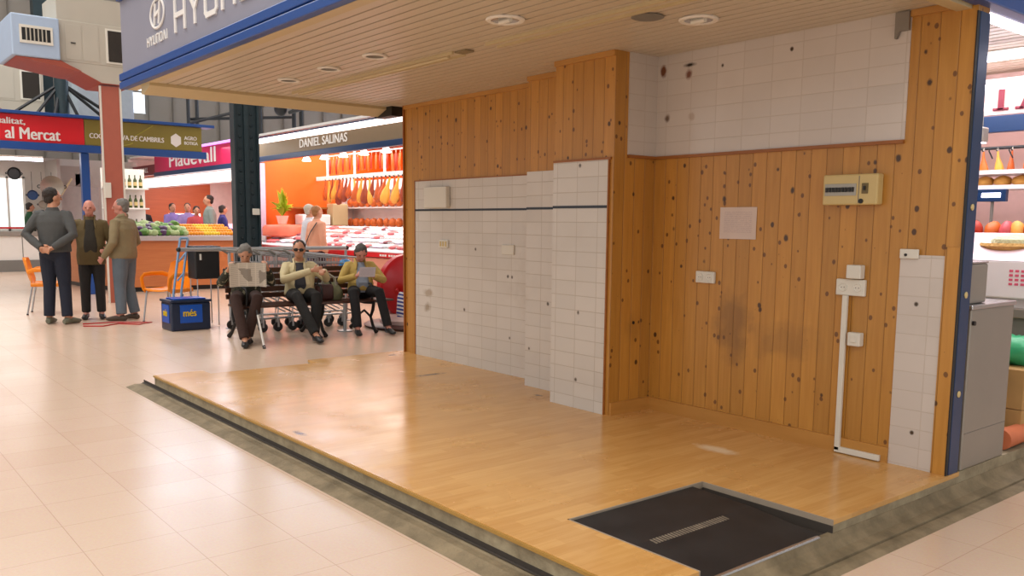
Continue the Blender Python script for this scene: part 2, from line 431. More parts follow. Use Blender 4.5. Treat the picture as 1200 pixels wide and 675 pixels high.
# ------------------------------------------------------------------ people
def J_stand(**k):
    J = dict(pel=(0, 0, .92), ch=(0, 0, 1.37), nk=(0, -.005, 1.45), hd=(0, .02, 1.58), look=(0, 1, 0), up=(0, 0, 1))
    for n, s in (('R', 1), ('L', -1)):
        J['sh' + n] = (s * .175, 0, 1.37); J['el' + n] = (s * .235, -.03, 1.09); J['wr' + n] = (s * .24, .04, .85)
        J['hip' + n] = (s * .085, 0, .89); J['kn' + n] = (s * .095, .02, .48); J['an' + n] = (s * .1, -.03, .085); J['toe' + n] = (s * .12, .15, .03)
        J['hand' + n] = ((0, .1, -1), (-s, 0, 0), .35)
    J.update(k); return J

def add_hand(mb, wr, d, n, side, s, curl):
    d = V(d).normalized(); n = V(n); n = (n - d * n.dot(d)).normalized(); w = d.cross(n) * side
    wr = V(wr)
    pc = wr + d * .05 * s
    mb.tube([wr, wr + d * .03 * s, wr + d * .085 * s], [(.024 * s, .018 * s), (.036 * s, .015 * s), (.04 * s, .013 * s)], 10, hint=w)
    for k, ln in enumerate((.07, .08, .075, .058)):
        b = wr + d * .08 * s + w * ((.03 - .02 * k) * s)
        pts = [b - d * .02 * s]; a = 0; q = b
        pts.append(q)
        for seg in (.42, .32, .26):
            a += curl * 1.1
            q = q + (d * math.cos(a) + n * math.sin(a)) * ln * seg * s
            pts.append(q)
        mb.tube(pts, [.0095 * s] * 3 + [.0085 * s, .007 * s], 7)
    t0 = wr + d * .025 * s + w * .03 * s
    t1 = t0 + (d * .6 + w * .75 + n * .3) * .035 * s
    t2 = t1 + (d * .9 + w * .25 + n * .4) * .03 * s
    mb.tube([t0 - w * .02 * s, t0, t1, t2], [.012 * s, .012 * s, .0105 * s, .008 * s], 7)

def person(loc, rz, label, J, s=1.0, skin=SKIN, top=None, bottom=None, shoes=None, hair=('full', HAIRD), bulk=1.0, belly=0.0,
           vox=.0095, shirt=None, hem=.12, collar=None, cat='person', group=None, glasses=False, legbulk=1.0, legs=True, shw=1.0):
    G = {k: (V(v) * s if k not in ('look', 'up') and not k.startswith('hand') else v) for k, v in J.items()}
    pel, ch, nk, hd = G['pel'], G['ch'], G['nk'], G['hd']
    sp = (ch - pel).normalized()
    ax = (G['shR'] - G['shL']).normalized(); ax0 = (G['hipR'] - G['hipL']).normalized()
    fw = sp.cross(ax) * 1.0
    if fw.y < 0: fw = -fw
    f = V(G['look']).normalized(); up = V(G['up']); r = f.cross(up).normalized(); up = r.cross(f)
    HM = Matrix((r, f, up)).transposed()
    B = bulk * s
    def torso(mb, e, lo, hi_shrink=1.0, bel=belly):
        L_ = (ch - pel).length
        st = [(-lo, .155, .112, ax0), (0, .162, .118, ax0), (.28, .15, .112, ax0), (.55, .158, .118, ax), (.82, .17, .116, ax), (1.0, .158, .09, ax), (1.1, .11, .068, ax)]
        rings = []
        for t, a, b, x in st:
            c = pel + sp * (t * L_)
            if t < 0: c = pel + V((0, 0, t * L_)) * .5 + sp * (t * L_) * .5
            bb = b * B + (bel * s * math.exp(-((t - .22) / .3) ** 2)) + e
            c = c + fw * (bel * s * .6 * math.exp(-((t - .22) / .3) ** 2))
            ex = (x - sp * x.dot(sp)).normalized()
            ey = sp.cross(ex)
            rings.append([c + ex * ((a * B + e) * math.cos(q)) + ey * (bb * math.sin(q)) for q in [2 * PI * i / 20 for i in range(20)]])
        mb.loft(rings)
    # body: one continuous surface
    mb = MB(); torso(mb, -.006, .1)
    mb.tube([ch, nk, nk * .5 + hd * .5, hd + up * .0], [.075 * s, .06 * s, .052 * s, .05 * s], 12)
    mb.ell(hd + up * .022 * s, (.074 * s, .094 * s, .1 * s), HM, 18, 12)
    mb.ell(hd - up * .045 * s + f * .022 * s, (.056 * s, .066 * s, .066 * s), HM, 16, 10)
    mb.tube([hd + f * .088 * s + up * .03 * s, hd + f * .11 * s - up * .008 * s, hd + f * .105 * s - up * .02 * s], [.009 * s, .015 * s, .015 * s], 8)
    mb.ell(hd + f * .082 * s + up * .034 * s, (.05 * s, .015 * s, .011 * s), HM)
    mb.ell(hd + f * .082 * s - up * .05 * s, (.024 * s, .012 * s, .009 * s), HM)
    for q in (1, -1): mb.ell(hd + r * (q * .076 * s) - f * .005 * s, (.011 * s, .02 * s, .032 * s), HM)
    for n, sd in (('R', 1), ('L', -1)):
        sh, el, wr = G['sh' + n], G['el' + n], G['wr' + n]
        mb.tube([sh - ax * sd * .05 * s, sh, (sh + el) / 2, el, (el + wr) / 2, wr], [.05 * s, .052 * s, .045 * s, .037 * s, .036 * s, .025 * s], 10)
        d, nn, cu = G['hand' + n]; add_hand(mb, wr, d, nn, sd, s, cu)
        hip, kn, an, toe = G['hip' + n], G['kn' + n], G['an' + n], G['toe' + n]
        if legs:
            mb.tube([hip + V((0, 0, .02)) * s, hip, (hip + kn) / 2, kn, (kn * .6 + an * .4), an], [.07 * s, .08 * s, .068 * s, .05 * s, .05 * s, .036 * s], 12)
            mb.tube([an, an * .5 + toe * .5, toe], [.036 * s, .03 * s, .022 * s], 10)
    o = mb.build('person', skin)
    voxel(o, vox, 2)
    o.location = loc; o.rotation_euler = (0, 0, rz)
    tag(o, label, cat, group)
    # eyes
    mb = MB()
    for q in (1, -1): mb.ell(hd + f * .084 * s + r * (q * .03 * s) + up * .014 * s, (.011 * s, .008 * s, .007 * s), HM, 8, 6)
    mb.build('eyes', HAIRD, o, True)
    if glasses:
        mb = MB()
        for q in (1, -1):
            mb.ell(hd + f * .1 * s + r * (q * .033 * s) + up * .013 * s, (.031 * s, .008 * s, .022 * s), HM, 12, 8)
            mb.tube([hd + f * .096 * s + r * (q * .055 * s) + up * .02 * s, hd + r * (q * .083 * s) + up * .015 * s], .004 * s, 6)
        mb.tube([hd + f * .104 * s - r * .02 * s + up * .02 * s, hd + f * .104 * s + r * .02 * s + up * .02 * s], .004 * s, 6)
        mb.build('sunglasses', BLACK, o, True)
    # hair
    if hair:
        kind, hm = hair; mb = MB()
        if kind == 'full': mb.ell(hd + up * .05 * s - f * .026 * s, (.081 * s, .096 * s, .084 * s), HM, 18, 12); mb.ell(hd - up * .01 * s - f * .05 * s, (.072 * s, .055 * s, .065 * s), HM, 16, 10)
        elif kind == 'bald': mb.ell(hd - up * .005 * s - f * .04 * s, (.082 * s, .068 * s, .055 * s), HM, 18, 12)
        elif kind == 'bob':
            mb.ell(hd + up * .052 * s - f * .017 * s, (.085 * s, .098 * s, .084 * s), HM, 18, 12); mb.ell(hd - up * .01 * s - f * .05 * s, (.084 * s, .06 * s, .07 * s), HM, 16, 10)
            for k in range(10): a_ = k * .63; mb.ell(hd + up * (.06 + .03 * math.sin(k * 2)) * s - f * .03 * s + (r * math.cos(a_) + f * math.sin(a_)) * .062 * s, (.026 * s, .026 * s, .03 * s), HM, 8, 6)
            for q in (1, -1): mb.ell(hd + r * (q * .074 * s) - f * .025 * s, (.02 * s, .038 * s, .06 * s), HM)
        elif kind == 'long':
            mb.ell(hd + up * .04 * s - f * .02 * s, (.09 * s, .105 * s, .1 * s), HM, 18, 12)
            mb.tube([hd - f * .05 * s, hd - f * .06 * s - up * .1 * s, hd - f * .06 * s - up * .2 * s], [(.085 * s, .06 * s), (.095 * s, .055 * s), (.07 * s, .03 * s)], 14, hint=r)
        h = mb.build('hair', hm, o); voxel(h, vox * .9, 2)
        rd = random.Random(5)
        from mathutils import noise as nz_
        for v in h.data.vertices: v.co += (v.co - hd).normalized() * (nz_.noise(v.co * 38) * .009 * s)
    # garments
    if top:
        tm, sleeve = top; e = .016 * s
        mb = MB(); torso(mb, e, hem)
        mb.tube([ch + sp * .02 * s, nk + sp * .02 * s], [(.1 * s, .085 * s), (.066 * s, .064 * s)], 14, hint=ax)
        for n, sd in (('R', 1), ('L', -1)):
            sh, el, wr = G['sh' + n], G['el' + n], G['wr' + n]
            if sleeve == 1: mb.tube([sh - ax * sd * .06 * s, sh - ax * sd * .01 * s, (sh + el) / 2, el, (el + wr) / 2, el * .06 + wr * .94], [.07 * s, .074 * s, .066 * s, .057 * s, .052 * s, .042 * s], 12)
            else: mb.tube([sh - ax * sd * .06 * s, sh - ax * sd * .01 * s, (sh + el) / 2, (sh * .35 + el * .65)], [.066 * s, .07 * s, .062 * s, .06 * s], 12)
        g = mb.build('jacket' if shirt or collar else 'sweater', tm, o); voxel(g, vox, 2)
        if collar:
            mb = MB()
            for q in (1, -1):
                mb.tube([nk - fw * .055 * s + ax * q * .03 * s + sp * .03 * s, nk + ax * (q * .07 * s) + fw * .0 + sp * .015 * s, nk + fw * .085 * s + ax * (q * .06 * s) - sp * .05 * s, ch + fw * .125 * s * bulk + ax * (q * .075 * s) - sp * .06 * s],
                        [(.012 * s, .026 * s), (.014 * s, .03 * s), (.012 * s, .03 * s), (.008 * s, .016 * s)], 8)
            mb.build('collar', collar, o, True)
        if shirt:
            mb = MB(); L_ = (ch - pel).length; rings = []
            for t, a, b in ((-.1, .075, .108), (.28, .075, .112), (.6, .068, .116), (.85, .058, .112), (1.0, .05, .088), (1.12, .045, .07)):
                bel = belly * s * math.exp(-((t - .22) / .3) ** 2)
                c = pel + sp * (t * L_) + fw * (.035 * s + bel * .6)
                rr = b * B + bel + e + .006 * s - .035 * s
                ex = (ax - sp * ax.dot(sp)).normalized()
                rings.append([c + ex * (a * shw * s * math.copysign(abs(math.cos(q)) ** .55, math.cos(q))) + fw * (rr * math.copysign(abs(math.sin(q)) ** .35, math.sin(q))) for q in [2 * PI * i / 24 for i in range(24)]])
            mb.loft(rings)
            mb.build('shirt', shirt, o, True)
    if bottom:
        k = legbulk * s; e = .006 * s
        mb = MB()
        L_ = (ch - pel).length
        mb.ell(pel - V((0, 0, .0)), (.165 * B, .125 * B, .13 * s), None, 18, 12)
        for n, sd in (('R', 1), ('L', -1)):
            hip, kn, an = G['hip' + n], G['kn' + n], G['an' + n]
            mb.tube([hip + (pel - hip) * .3, hip, (hip + kn) / 2, kn, (kn * .5 + an * .5), an * .96 + kn * .04], [.09 * k, .098 * k, .088 * k, .07 * k, .066 * k, .062 * k], 14)
        t = mb.build('trousers', bottom, o); voxel(t, vox, 2)
    if shoes:
        for n in 'RL':
            an, toe = G['an' + n], G['toe' + n]
            d = V((toe.x - an.x, toe.y - an.y, 0)).normalized(); zb = an.z - .085 * s
            heel = V((an.x, an.y, zb + .04 * s)) - d * .045 * s
            mid = V((an.x, an.y, zb + .05 * s)) + d * .05 * s
            tt = V((toe.x, toe.y, toe.z - .03 * s + .03 * s)); tt.z = max(tt.z, zb + .028 * s)
            mb = MB()
            mb.tube([heel - d * .02 * s, heel, mid, tt, tt + d * .035 * s], [(.024 * s, .028 * s), (.036 * s, .038 * s), (.041 * s, .045 * s), (.044 * s, .028 * s), (.026 * s, .018 * s)], 12, hint=d.cross(V((0, 0, 1))))
            mb.tube([V((an.x, an.y, zb + .05 * s)), an + V((0, 0, .0))], [.038 * s, .036 * s], 12)
            mb.build('shoe', shoes, o, True)
    return o

def face(dx, dy): return math.atan2(-dx, dy)

# ------------------------------------------------------------------ setting
HP = .13
def struct(mb, name, m, smooth=False): return mb.build(name, m, None, smooth, kind='structure')

mb = MB(); mb.box(-31, 8, -14, 22, -.2, 0); struct(mb, 'floor', HFLOOR)
mb = MB(); mb.box(-31, -30.7, -14, 22, 0, 11); struct(mb, 'wall_left', GREYPL)
mb = MB(); mb.box(-30.7, 8, 21.7, 22, 0, 11); struct(mb, 'wall_back', GREYPL)
mb = MB(); mb.box(-31, 8, -14, 22, 11, 11.2); struct(mb, 'ceiling_hall', WHITE)

# platform with recess for the matting: recess x -2.65..-1.93, y 2.48..3.39
X0, X1, Y0, Y1 = -7.29, -1.93, 2.155, 4.6
RX0, RY0, RY1 = -2.645, 2.475, 3.39
mb = MB()
poly = [(X0, Y0), (X1, Y0), (X1, RY0), (RX0, RY0), (RX0, RY1), (X1, RY1), (X1, Y1), (X0 + .0, Y1), (-7.29, 3.52), (-7.1, 3.52), (-7.1, 2.55), (X0, 2.55)]
mb.prism(poly, 2, .108, HP); struct(mb, 'floor_platform', LAM)
mb = MB(); mb.prism([(a, b) for a, b in poly], 2, .0, .1075); struct(mb, 'floor_platform_base', CONC_L)
mb = MB(); mb.box(X1 - .4, X1, Y1, 7.6, 0, HP); mb.box(-4.2, X1 - .4, Y1 + .05, 7.6, 0, HP - .002); struct(mb, 'floor_platform_kerb', CONC_L)
# edge moulding along the left edge of the platform
mb = MB(); mb.box(X0, X1, Y0 - .012, Y0, .114, HP - .002); struct(mb, 'trim_1', mat('golden edge strip', '#a8813c', .5, var=.2))
# open joint and sloping concrete trough along the left edge
mb = MB(); mb.box(X0 - .3, -1.75, Y0 - .001 - .0, Y0 - .0005, .0, .05); struct(mb, 'trim_2', DARKGAP)
mb = MB(); mb.prism([(Y0 - .002, .001), (Y0 - .002, .026), (Y0 - .03, .017), (Y0 - .075, .02), (Y0 - .13, .006), (Y0 - .15, .0005)], 0, X0 - .3, -1.83)
struct(mb, 'floor_trough', CONC)
mb = MB(); mb.box(X0 - .3, -1.83, Y0 - .018, Y0 - .003, .0265, .0275); struct(mb, 'trim_3', DARKGAP)
# coved kerb on the near side of the platform
def cove(x, z0, z1, w, n=7):
    return [(x, 0.0005), (x, z1)] + [(x + w * (1 - math.cos(q)), z1 - (z1 - z0) * math.sin(q)) for q in [PI / 2 * k / n for k in range(1, n + 1)]] + [(x + w, .0005)]
mb = MB()
prof = [(X1 - .02, .0005), (X1 - .02, .072), (X1 + .004, .072), (X1 + .02, .045), (X1 + .05, .024), (X1 + .1, .014), (X1 + .105, .0005)]
mb.prism(prof, 1, Y0 - .14, 8)
struct(mb, 'floor_kerb', CONC)
mb = MB(); mb.box(X1 + .105, X1 + .115, Y0 - .14, 8, .0005, .004); struct(mb, 'trim_4', DARKGAP)
mb = MB(); prof = [(X1 + .115, .0005), (X1 + .115, .012), (X1 + .15, .01), (X1 + .18, .0005)]; mb.prism(prof, 1, Y0 - .14, 8); struct(mb, 'floor_kerb_lip', CONC)

# walls of the stall
mb = MB(); mb.box(-3.98, -1.945, 4.475, 4.6, HP, 2.5); struct(mb, 'wall_right', BOARD)
mb = MB(); mb.box(-4.553, -3.98, 4.08, 4.6, HP, 2.5); struct(mb, 'wall_pillar', BOARD)
mb = MB(); mb.box(-5.15, -4.553, 4.34, 4.6, HP, 2.5); struct(mb, 'wall_step', BOARD)
mb = MB(); mb.box(-7.22, -5.15, 4.53, 4.66, HP, 2.5); struct(mb, 'wall_far', BOARD)
mb = MB(); mb.box(-5.1, -2.72, 4.602, 4.615, 0.132, 2.5); struct(mb, 'wall_rear_face', GREYPL)
TS = 'wall_tile_panel'
mb = MB(); mb.box(-7.025, -5.15, 4.522, 4.53, HP, 1.78); struct(mb, TS, TILE1)
mb = MB(); mb.box(-5.15, -4.555, 4.332, 4.34, HP, 1.79); struct(mb, TS, TILE1)
mb = MB(); mb.box(-4.553, -4.02, 4.07, 4.08, HP, 1.815); struct(mb, TS, TILE1)
mb = MB(); mb.box(-3.98, -2.27, 4.468, 4.475, 1.85, 2.5); mb.box(-3.98, -3.973, 4.2, 4.468, 1.85, 2.5); struct(mb, TS, TILE2)
mb = MB(); mb.box(-2.25, -2.018, 4.468, 4.475, HP, 1.255); struct(mb, TS, TILE2)
# dark tile line
LINE = mat('navy tile line', '#20242e', .3, var=0)
for a, b, y in ((-7.025, -5.15, 4.522), (-5.15, -4.555, 4.332), (-4.553, -4.02, 4.07)):
    mb = MB(); mb.box(a, b, y - .003, y, 1.503, 1.521); struct(mb, 'trim_5', LINE)
EDGE = mat_woodpanel('dark varnished beading', '#8a4f1e', '#a86a2c')
mb = MB(); mb.box(-3.98, -2.27, 4.455, 4.475, 1.832, 1.85); mb.box(-3.98, -3.96, 4.2, 4.47, 1.832, 1.85); struct(mb, 'trim_6', EDGE)
mb = MB(); mb.box(-4.553, -4.0, 4.066, 4.08, 1.815, 1.83); mb.box(-4.022, -4.012, 4.066, 4.08, HP, 1.815); struct(mb, 'trim_7', EDGE)
mb = MB(); mb.box(-7.22, -7.205, 4.51, 4.53, HP, 2.5); mb.box(-7.03, -7.02, 4.516, 4.53, HP, 1.79); mb.box(-7.03, -5.15, 4.518, 4.53, 1.78, 1.79); struct(mb, 'trim_8', EDGE)
mb = MB(); mb.box(-7.22, -5.15, 4.512, 4.53, 2.465, 2.499); mb.box(-5.15, -4.553, 4.322, 4.34, 2.465, 2.499); mb.box(-4.553, -3.98, 4.062, 4.08, 2.465, 2.499); mb.box(-2.27, -2.0, 4.455, 4.475, 2.465, 2.499)
struct(mb, 'trim_9', BASEB)
mb = MB(); mb.box(-3.962, -2.25, 4.455, 4.475, HP, .215); struct(mb, 'baseboard_right', BASEB)
mb = MB(); mb.box(-3.98, -3.962, 4.085, 4.475, HP, .215); struct(mb, 'baseboard_pillar', BASEB)
mb = MB(); mb.box(-2.018, -1.945, 4.462, 4.475, HP, 1.3); struct(mb, 'trim_10', BOARD)

# slat ceiling of the stall
mb = MB(); n = 0; y = 2.3; P_ = .083
while y < 4.62:
    mb.box(-7.42 - .0, -1.99, y, y + P_ - .014, 2.5, 2.512); y += P_
struct(mb, 'ceiling', SLAT)
mb = MB(); mb.box(-7.42, -1.99, 2.25, 4.66, 2.513, 2.56); struct(mb, 'ceiling_joints', SLATGAP)
mb = MB(); mb.box(-7.9, -1.8, 2.2, 7.6, 3.25, 3.3); struct(mb, 'roof_canopy', GREYPL)
# end trim of the canopy
mb = MB(); mb.prism([(-7.62, 2.5), (-7.62, 2.425), (-7.56, 2.42), (-7.4, 2.475), (-7.4, 2.5)], 1, 2.24, 4.5)
mb.box(-7.56, -7.42, 2.24, 4.5, 2.5, 2.56)
struct(mb, 'trim_11', CREAM)
mb = MB(); mb.box(-7.95, -2.0, 2.225, 2.3, 2.497, 2.512); struct(mb, 'trim_12', CREAM)
mb = MB(); mb.box(-7.62, -7.3, 4.44, 4.56, 2.41, 2.5); struct(mb, 'trim_13', BLACK)
mb = MB(); mb.box(-2.05, -1.975, 2.24, 4.6, 2.455, 2.512); struct(mb, 'trim_14', CREAM)

# ------------------------------------------------------------------ stall fittings
# fascia sign over the left side of the stall
t = empty('fascia_sign', (-7.98, 2.2, 2.5), 0, 'long grey shop sign with white letters above the empty stall, edged in blue', 'sign')
mb = MB(); mb.box(0, 6.2, 0, .1, .13, .72); mb.build('sign_face', SIGNG, t)
mb = MB(); mb.box(-.01, 6.2, -.03, .1, 0, .055, .006); mb.box(-.01, 6.2, -.012, .1, .055, .065); mb.box(-.01, 6.2, -.03, .1, .065, .125, .006); mb.build('lower_trim', BLUE, t)
mb = MB(); mb.box(-.01, 6.2, -.03, .1, .72, .82, .006); mb.build('upper_trim', BLUE, t)
STK = [0]
def stroke(mb, pts, w=.034, d=.012, closed=False):
    n = len(pts)
    for i in range(n if closed else n - 1):
        STK[0] += 1; d_ = d + .0004 * (STK[0] % 5)
        a, b = V((pts[i][0], 0, pts[i][1])), V((pts[(i + 1) % n][0], 0, pts[(i + 1) % n][1]))
        u = (b - a).normalized(); p = V((-u.z, 0, u.x)) * w / 2; a2, b2 = a - u * w * .42, b + u * w * .42
        q = [a2 + p, a2 - p, b2 - p, b2 + p]
        A = [mb.bm.verts.new((v.x, -.001, v.z)) for v in q]; Bq = [mb.bm.verts.new((v.x, -d_, v.z)) for v in q]
        mb.bm.faces.new(A); mb.bm.faces.new(Bq[::-1])
        for k in range(4): mb.bm.faces.new((A[k], Bq[k], Bq[(k + 1) % 4], A[(k + 1) % 4]))
GL = {'H': [[(0, 0), (0, 1)], [(1, 0), (1, 1)], [(0, .52), (1, .52)]], 'Y': [[(0, 1), (.5, .45), (1, 1)], [(.5, .45), (.5, 0)]],
      'U': [[(0, 1), (0, .12), (.12, 0), (.88, 0), (1, .12), (1, 1)]], 'N': [[(0, 0), (0, .88), (.12, 1), (.88, 1), (1, .88), (1, 0)]],
      'D': [[(0, 0), (0, 1), (.8, 1), (1, .85), (1, .15), (.8, 0), (0, 0)]], 'A': [[(0, 0), (.5, 1), (1, 0)]], 'I': [[(.1, 0), (.1, 1)]]}
def stroke_word(word, x, z, w, h, gap, sw, d=.012):
    mb = MB()
    for c in word:
        for pl in GL[c]: stroke(mb, [(x + a * w, z + b * h) for a, b in pl], sw, d)
        x += (w if c != 'I' else w * .2) + gap
    return mb
m_ = stroke_word('HYUNDAI', 1.39, .262, .2, .2, .105, .034); o = m_.build('lettering', LETTW, t)
m_ = stroke_word('HYUNDAI', .72, .245, .05, .062, .028, .01, .008); o = m_.build('small_lettering', LETTW, t)
mb = MB()
ring = []
for k in range(28):
    q = 2 * PI * k / 28; ring.append(V((.985 + .16 * math.cos(q), -.006, .455 + .105 * math.sin(q))))
mb.tube(ring, [(.008, .012)] * 28, 6, hint=(0, 1, 0), closed=True)
for a, b in (((.915, .385), (.945, .525)), ((1.02, .385), (1.055, .525)), ((.93, .445), (1.04, .47))): stroke(mb, [a, b], .024)
mb.build('emblem', LETTW, t)

# side fascia on the near side
t = empty('side_fascia', (-1.89, 2.2, 2.44), 0, 'blue fascia beam over the near side of the stalls', 'fascia')
mb = MB(); mb.box(-.08, 0, 0, 6.5, .03, .2, .006); mb.box(-.08, .02, 0, 6.5, .2, .48, .006); mb.build('blue_panel', BLUE, t)

# downlights
def downlight(x, y, lit, label):
    t = empty('downlight', (x, y, 2.5), 0, label, 'light', 'round downlights in the slat ceiling')
    mb = MB(); k_ = 1 if lit else .8; mb.lathe([(.075 * k_, .0), (.105 * k_, 0), (.108 * k_, -.006), (.1 * k_, -.014), (.08 * k_, -.012), (.075 * k_, 0)], 28)
    mb.build('rim', WHITE, t, True)
    mb = MB(); mb.lathe([(.001, -.002), (.05, -.003), (.058 if not lit else .076, -.009), (.06 if not lit else .078, -.001), (.001, -.0005)], 24); mb.build('reflector', ALU if lit else GREY, t, True)
    if lit:
        mb = MB(); mb.tube([(-.045, 0, -.012), (.045, 0, -.012)], .014, 8); mb.build('lamp', PLASTW, t, True)
downlight(-3.8, 3.03, True, 'round white downlight in the slat ceiling left of the long strip track')
downlight(-3.11, 3.81, True, 'round white downlight in the slat ceiling above the white tiled upper wall')
downlight(-5.19, 3.03, False, 'dark round ceiling opening nearest the empty stall centre, right of two others')
downlight(-5.84, 3.03, False, 'dark round ceiling opening between two others in the slat ceiling')
downlight(-6.52, 3.03, False, 'dark round ceiling opening nearest the far end trim of the slat ceiling')
mb = MB(); mb.lathe([(.001, 0), (.085, 0), (.088, -.006), (.07, -.012), (.001, -.012)], 24)
o = mb.build('ceiling_disc', GREY, None, True); o.location = (-3.25, 3.56, 2.4985); tag(o, 'flat grey round disc on the slat ceiling beside the strip track', 'ceiling fitting')
# strip tracks
for a, b, l in ((-7.1, -4.72, 'long pale strip light channel on the far half of the slat ceiling'), (-4.37, -2.4, 'pale strip light channel on the near half of the slat ceiling')):
    t = empty('light_channel', (a, 3.38, 2.5), 0, l, 'light fitting', 'strip light channels on the slat ceiling')
    mb = MB(); mb.box(0, b - a, -.055, -.04, -.02, -.001); mb.box(0, b - a, .04, .055, -.02, -.001); mb.build('rail', CREAM, t)
    mb = MB(); mb.box(0, b - a, -.04, .04, -.006, -.001); mb.build('channel', SLATGAP if False else SLAT, t)
    mb = MB(); mb.box(b - a, b - a + .12, -.035, .035, -.012, -.001); mb.build('end_plate', mat('old glue mark', '#8a7a5c', .8), t)
    if b < -4.5:
        mb = MB(); mb.tube([(.05, -.01, -.018), (b - a - .1, -.01, -.018)], .012, 8); mb.build('conduit', CREAM, t, True)

# fuse box
t = empty('fuse_box', (-2.69, 4.475, 1.515), 0, 'yellowed plastic fuse box with breaker window high on the pine wall', 'fuse box')
mb = MB(); mb.box(0, .32, -.06, 0, 0, .165, .008); mb.build('body', PLASTC, t)
mb = MB(); mb.box(.015, .2, -.064, -.06, .05, .115, .002); mb.build('breaker_window', mat('grey breaker row', '#a7a49a', .3, var=.1), t)
mb = MB()
for k in range(9): mb.box(.022 + k * .019, .036 + k * .019, -.07, -.064, .07, .095)
mb.build('breaker_switch', BLACK, t)
mb = MB(); mb.box(.232, .268, -.066, -.06, .06, .115, .002); mb.build('main_switch', mat('olive switch', '#6a5a34', .4), t)
mb = MB(); mb.box(.244, .256, -.073, -.066, .078, .1); mb.build('toggle', BLACK, t)
mb = MB(); mb.cyl((.23, -.066, .02), (.23, -.06, .02), .013); mb.build('sticker', BLACK, t)
mb = MB(); mb.box(.212, .216, -.0615, -.06, .01, .155); mb.build('seam', GREY, t)

# paper notice
def paper_mat(name, base, ink, rows=34, seed=0):
    m, nt, b, N, L = new_mat(name)
    tc = N.new('ShaderNodeTexCoord'); sp = N.new('ShaderNodeSeparateXYZ'); L.new(tc.outputs['Generated'], sp.inputs[0])
    up = sp.outputs[2]
    ln = nmath(N, L, 'GREATER_THAN', nmath(N, L, 'FRACT', nmath(N, L, 'MULTIPLY', up, rows)), .5)
    nz = N.new('ShaderNodeTexNoise'); nz.inputs['Scale'].default_value = 30; L.new(tc.outputs['Generated'], nz.inputs['Vector'])
    f = nmath(N, L, 'MULTIPLY', ln, nmath(N, L, 'GREATER_THAN', nz.outputs['Fac'], .45))
    ix = nmath(N, L, 'MULTIPLY', nmath(N, L, 'LESS_THAN', nmath(N, L, 'ABSOLUTE', nmath(N, L, 'SUBTRACT', sp.outputs[0], .5)), .38),
               nmath(N, L, 'LESS_THAN', nmath(N, L, 'ABSOLUTE', nmath(N, L, 'SUBTRACT', up, .52)), .34))
    L.new(nmix(N, L, nmath(N, L, 'MULTIPLY', nmath(N, L, 'MULTIPLY', f, ix), .3), srgb(base), srgb(ink)), b.inputs['Base Color'])
    b.inputs['Roughness'].default_value = .6
    return m
mb = MB(); NX, NZ = 6, 5; g = [[mb.bm.verts.new((i * .27 / NX, -.003 - .004 * math.sin(i * 1.1) * math.sin(k), k * .195 / NZ)) for k in range(NZ + 1)] for i in range(NX + 1)]
for i in range(NX):
    for k in range(NZ): mb.bm.faces.new((g[i][k], g[i + 1][k], g[i + 1][k + 1], g[i][k + 1]))
ext = bmesh.ops.extrude_face_region(mb.bm, geom=list(mb.bm.faces))
for v in ext['geom']:
    if isinstance(v, bmesh.types.BMVert): v.co.y += .0015
o = mb.build('paper_notice', paper_mat('printed sheet', '#d6c3b8', '#8c6f86', 22), None, True); o.location = (-3.425, 4.473, 1.315)
tag(o, 'printed white paper notice pinned to the pine wall left of the fuse box', 'notice')

def socket(parent, x, z, s=.045):
    mb = MB(); mb.lathe([(.001, .001), (.019, .001), (.021, .004), (.024, .004), (.024, 0), (.001, 0)], 20, Matrix.Translation((x, -.024, z)) @ Matrix.Rotation(PI / 2, 4, 'X')); o = mb.build('socket_ring', PLASTW, parent, True)
    mb = MB()
    for q in (-1, 1): mb.cyl((x + q * .008, -.0262, z), (x + q * .008, -.024, z), .0026, seg=8)
    mb.build('socket_hole', BLACK, parent)
def double_socket(x, z, w, h, label, n=2):
    t = empty('double_socket', (x, 4.475, z), 0, label, 'socket')
    mb = MB(); mb.box(0, w, -.024, 0, 0, h, .005); mb.build('plate', PLASTW, t)
    for k in range(n): socket(t, w * (k + .5) / n, h / 2)
    return t
double_socket(-3.588, 1.03, .145, .075, 'double white socket alone on the pine wall below the paper notice')
double_socket(-2.6, 1.02, .17, .09, 'double white socket on the pine wall at the top of the white conduit')
mb = MB(); mb.box(0, .085, -.05, 0, 0, .075, .006); mb.box(.01, .075, -.052, -.05, .045, .05)
o = mb.build('junction_box', PLASTW, None); o.location = (-2.53, 4.475, 1.115); tag(o, 'small white junction box just above the conduit socket', 'junction box')
mb = MB(); mb.box(0, .075, -.045, 0, 0, .075, .006); mb.box(.02, .055, -.048, -.045, .02, .055, .003)
o = mb.build('switch_box', PLASTW, None); o.location = (-2.505, 4.475, .745); tag(o, 'small square white switch box halfway down the white conduit', 'switch')
mb = MB(); mb.box(-.015, .015, -.02, 0, .0, .875, .003); mb.box(-.015, .25, -.02, 0, -.01, .022, .003)
o = mb.build('cable_conduit', PLASTW, None); o.location = (-2.535, 4.455, .145); tag(o, 'white L-shaped cable conduit running down the pine wall to the floor', 'conduit')
# grey bracket
mb = MB(); mb.prism([(-2.345, 2.365), (-2.345, 2.495), (-2.272, 2.495), (-2.272, 2.4), (-2.32, 2.4), (-2.335, 2.365)], 1, 4.445, 4.467)
o = mb.build('metal_bracket', mat('grey zinc bracket', '#8b8378', .5, .3), None); tag(o, 'grey metal bracket high at the upper right corner of the tiled wall', 'bracket')
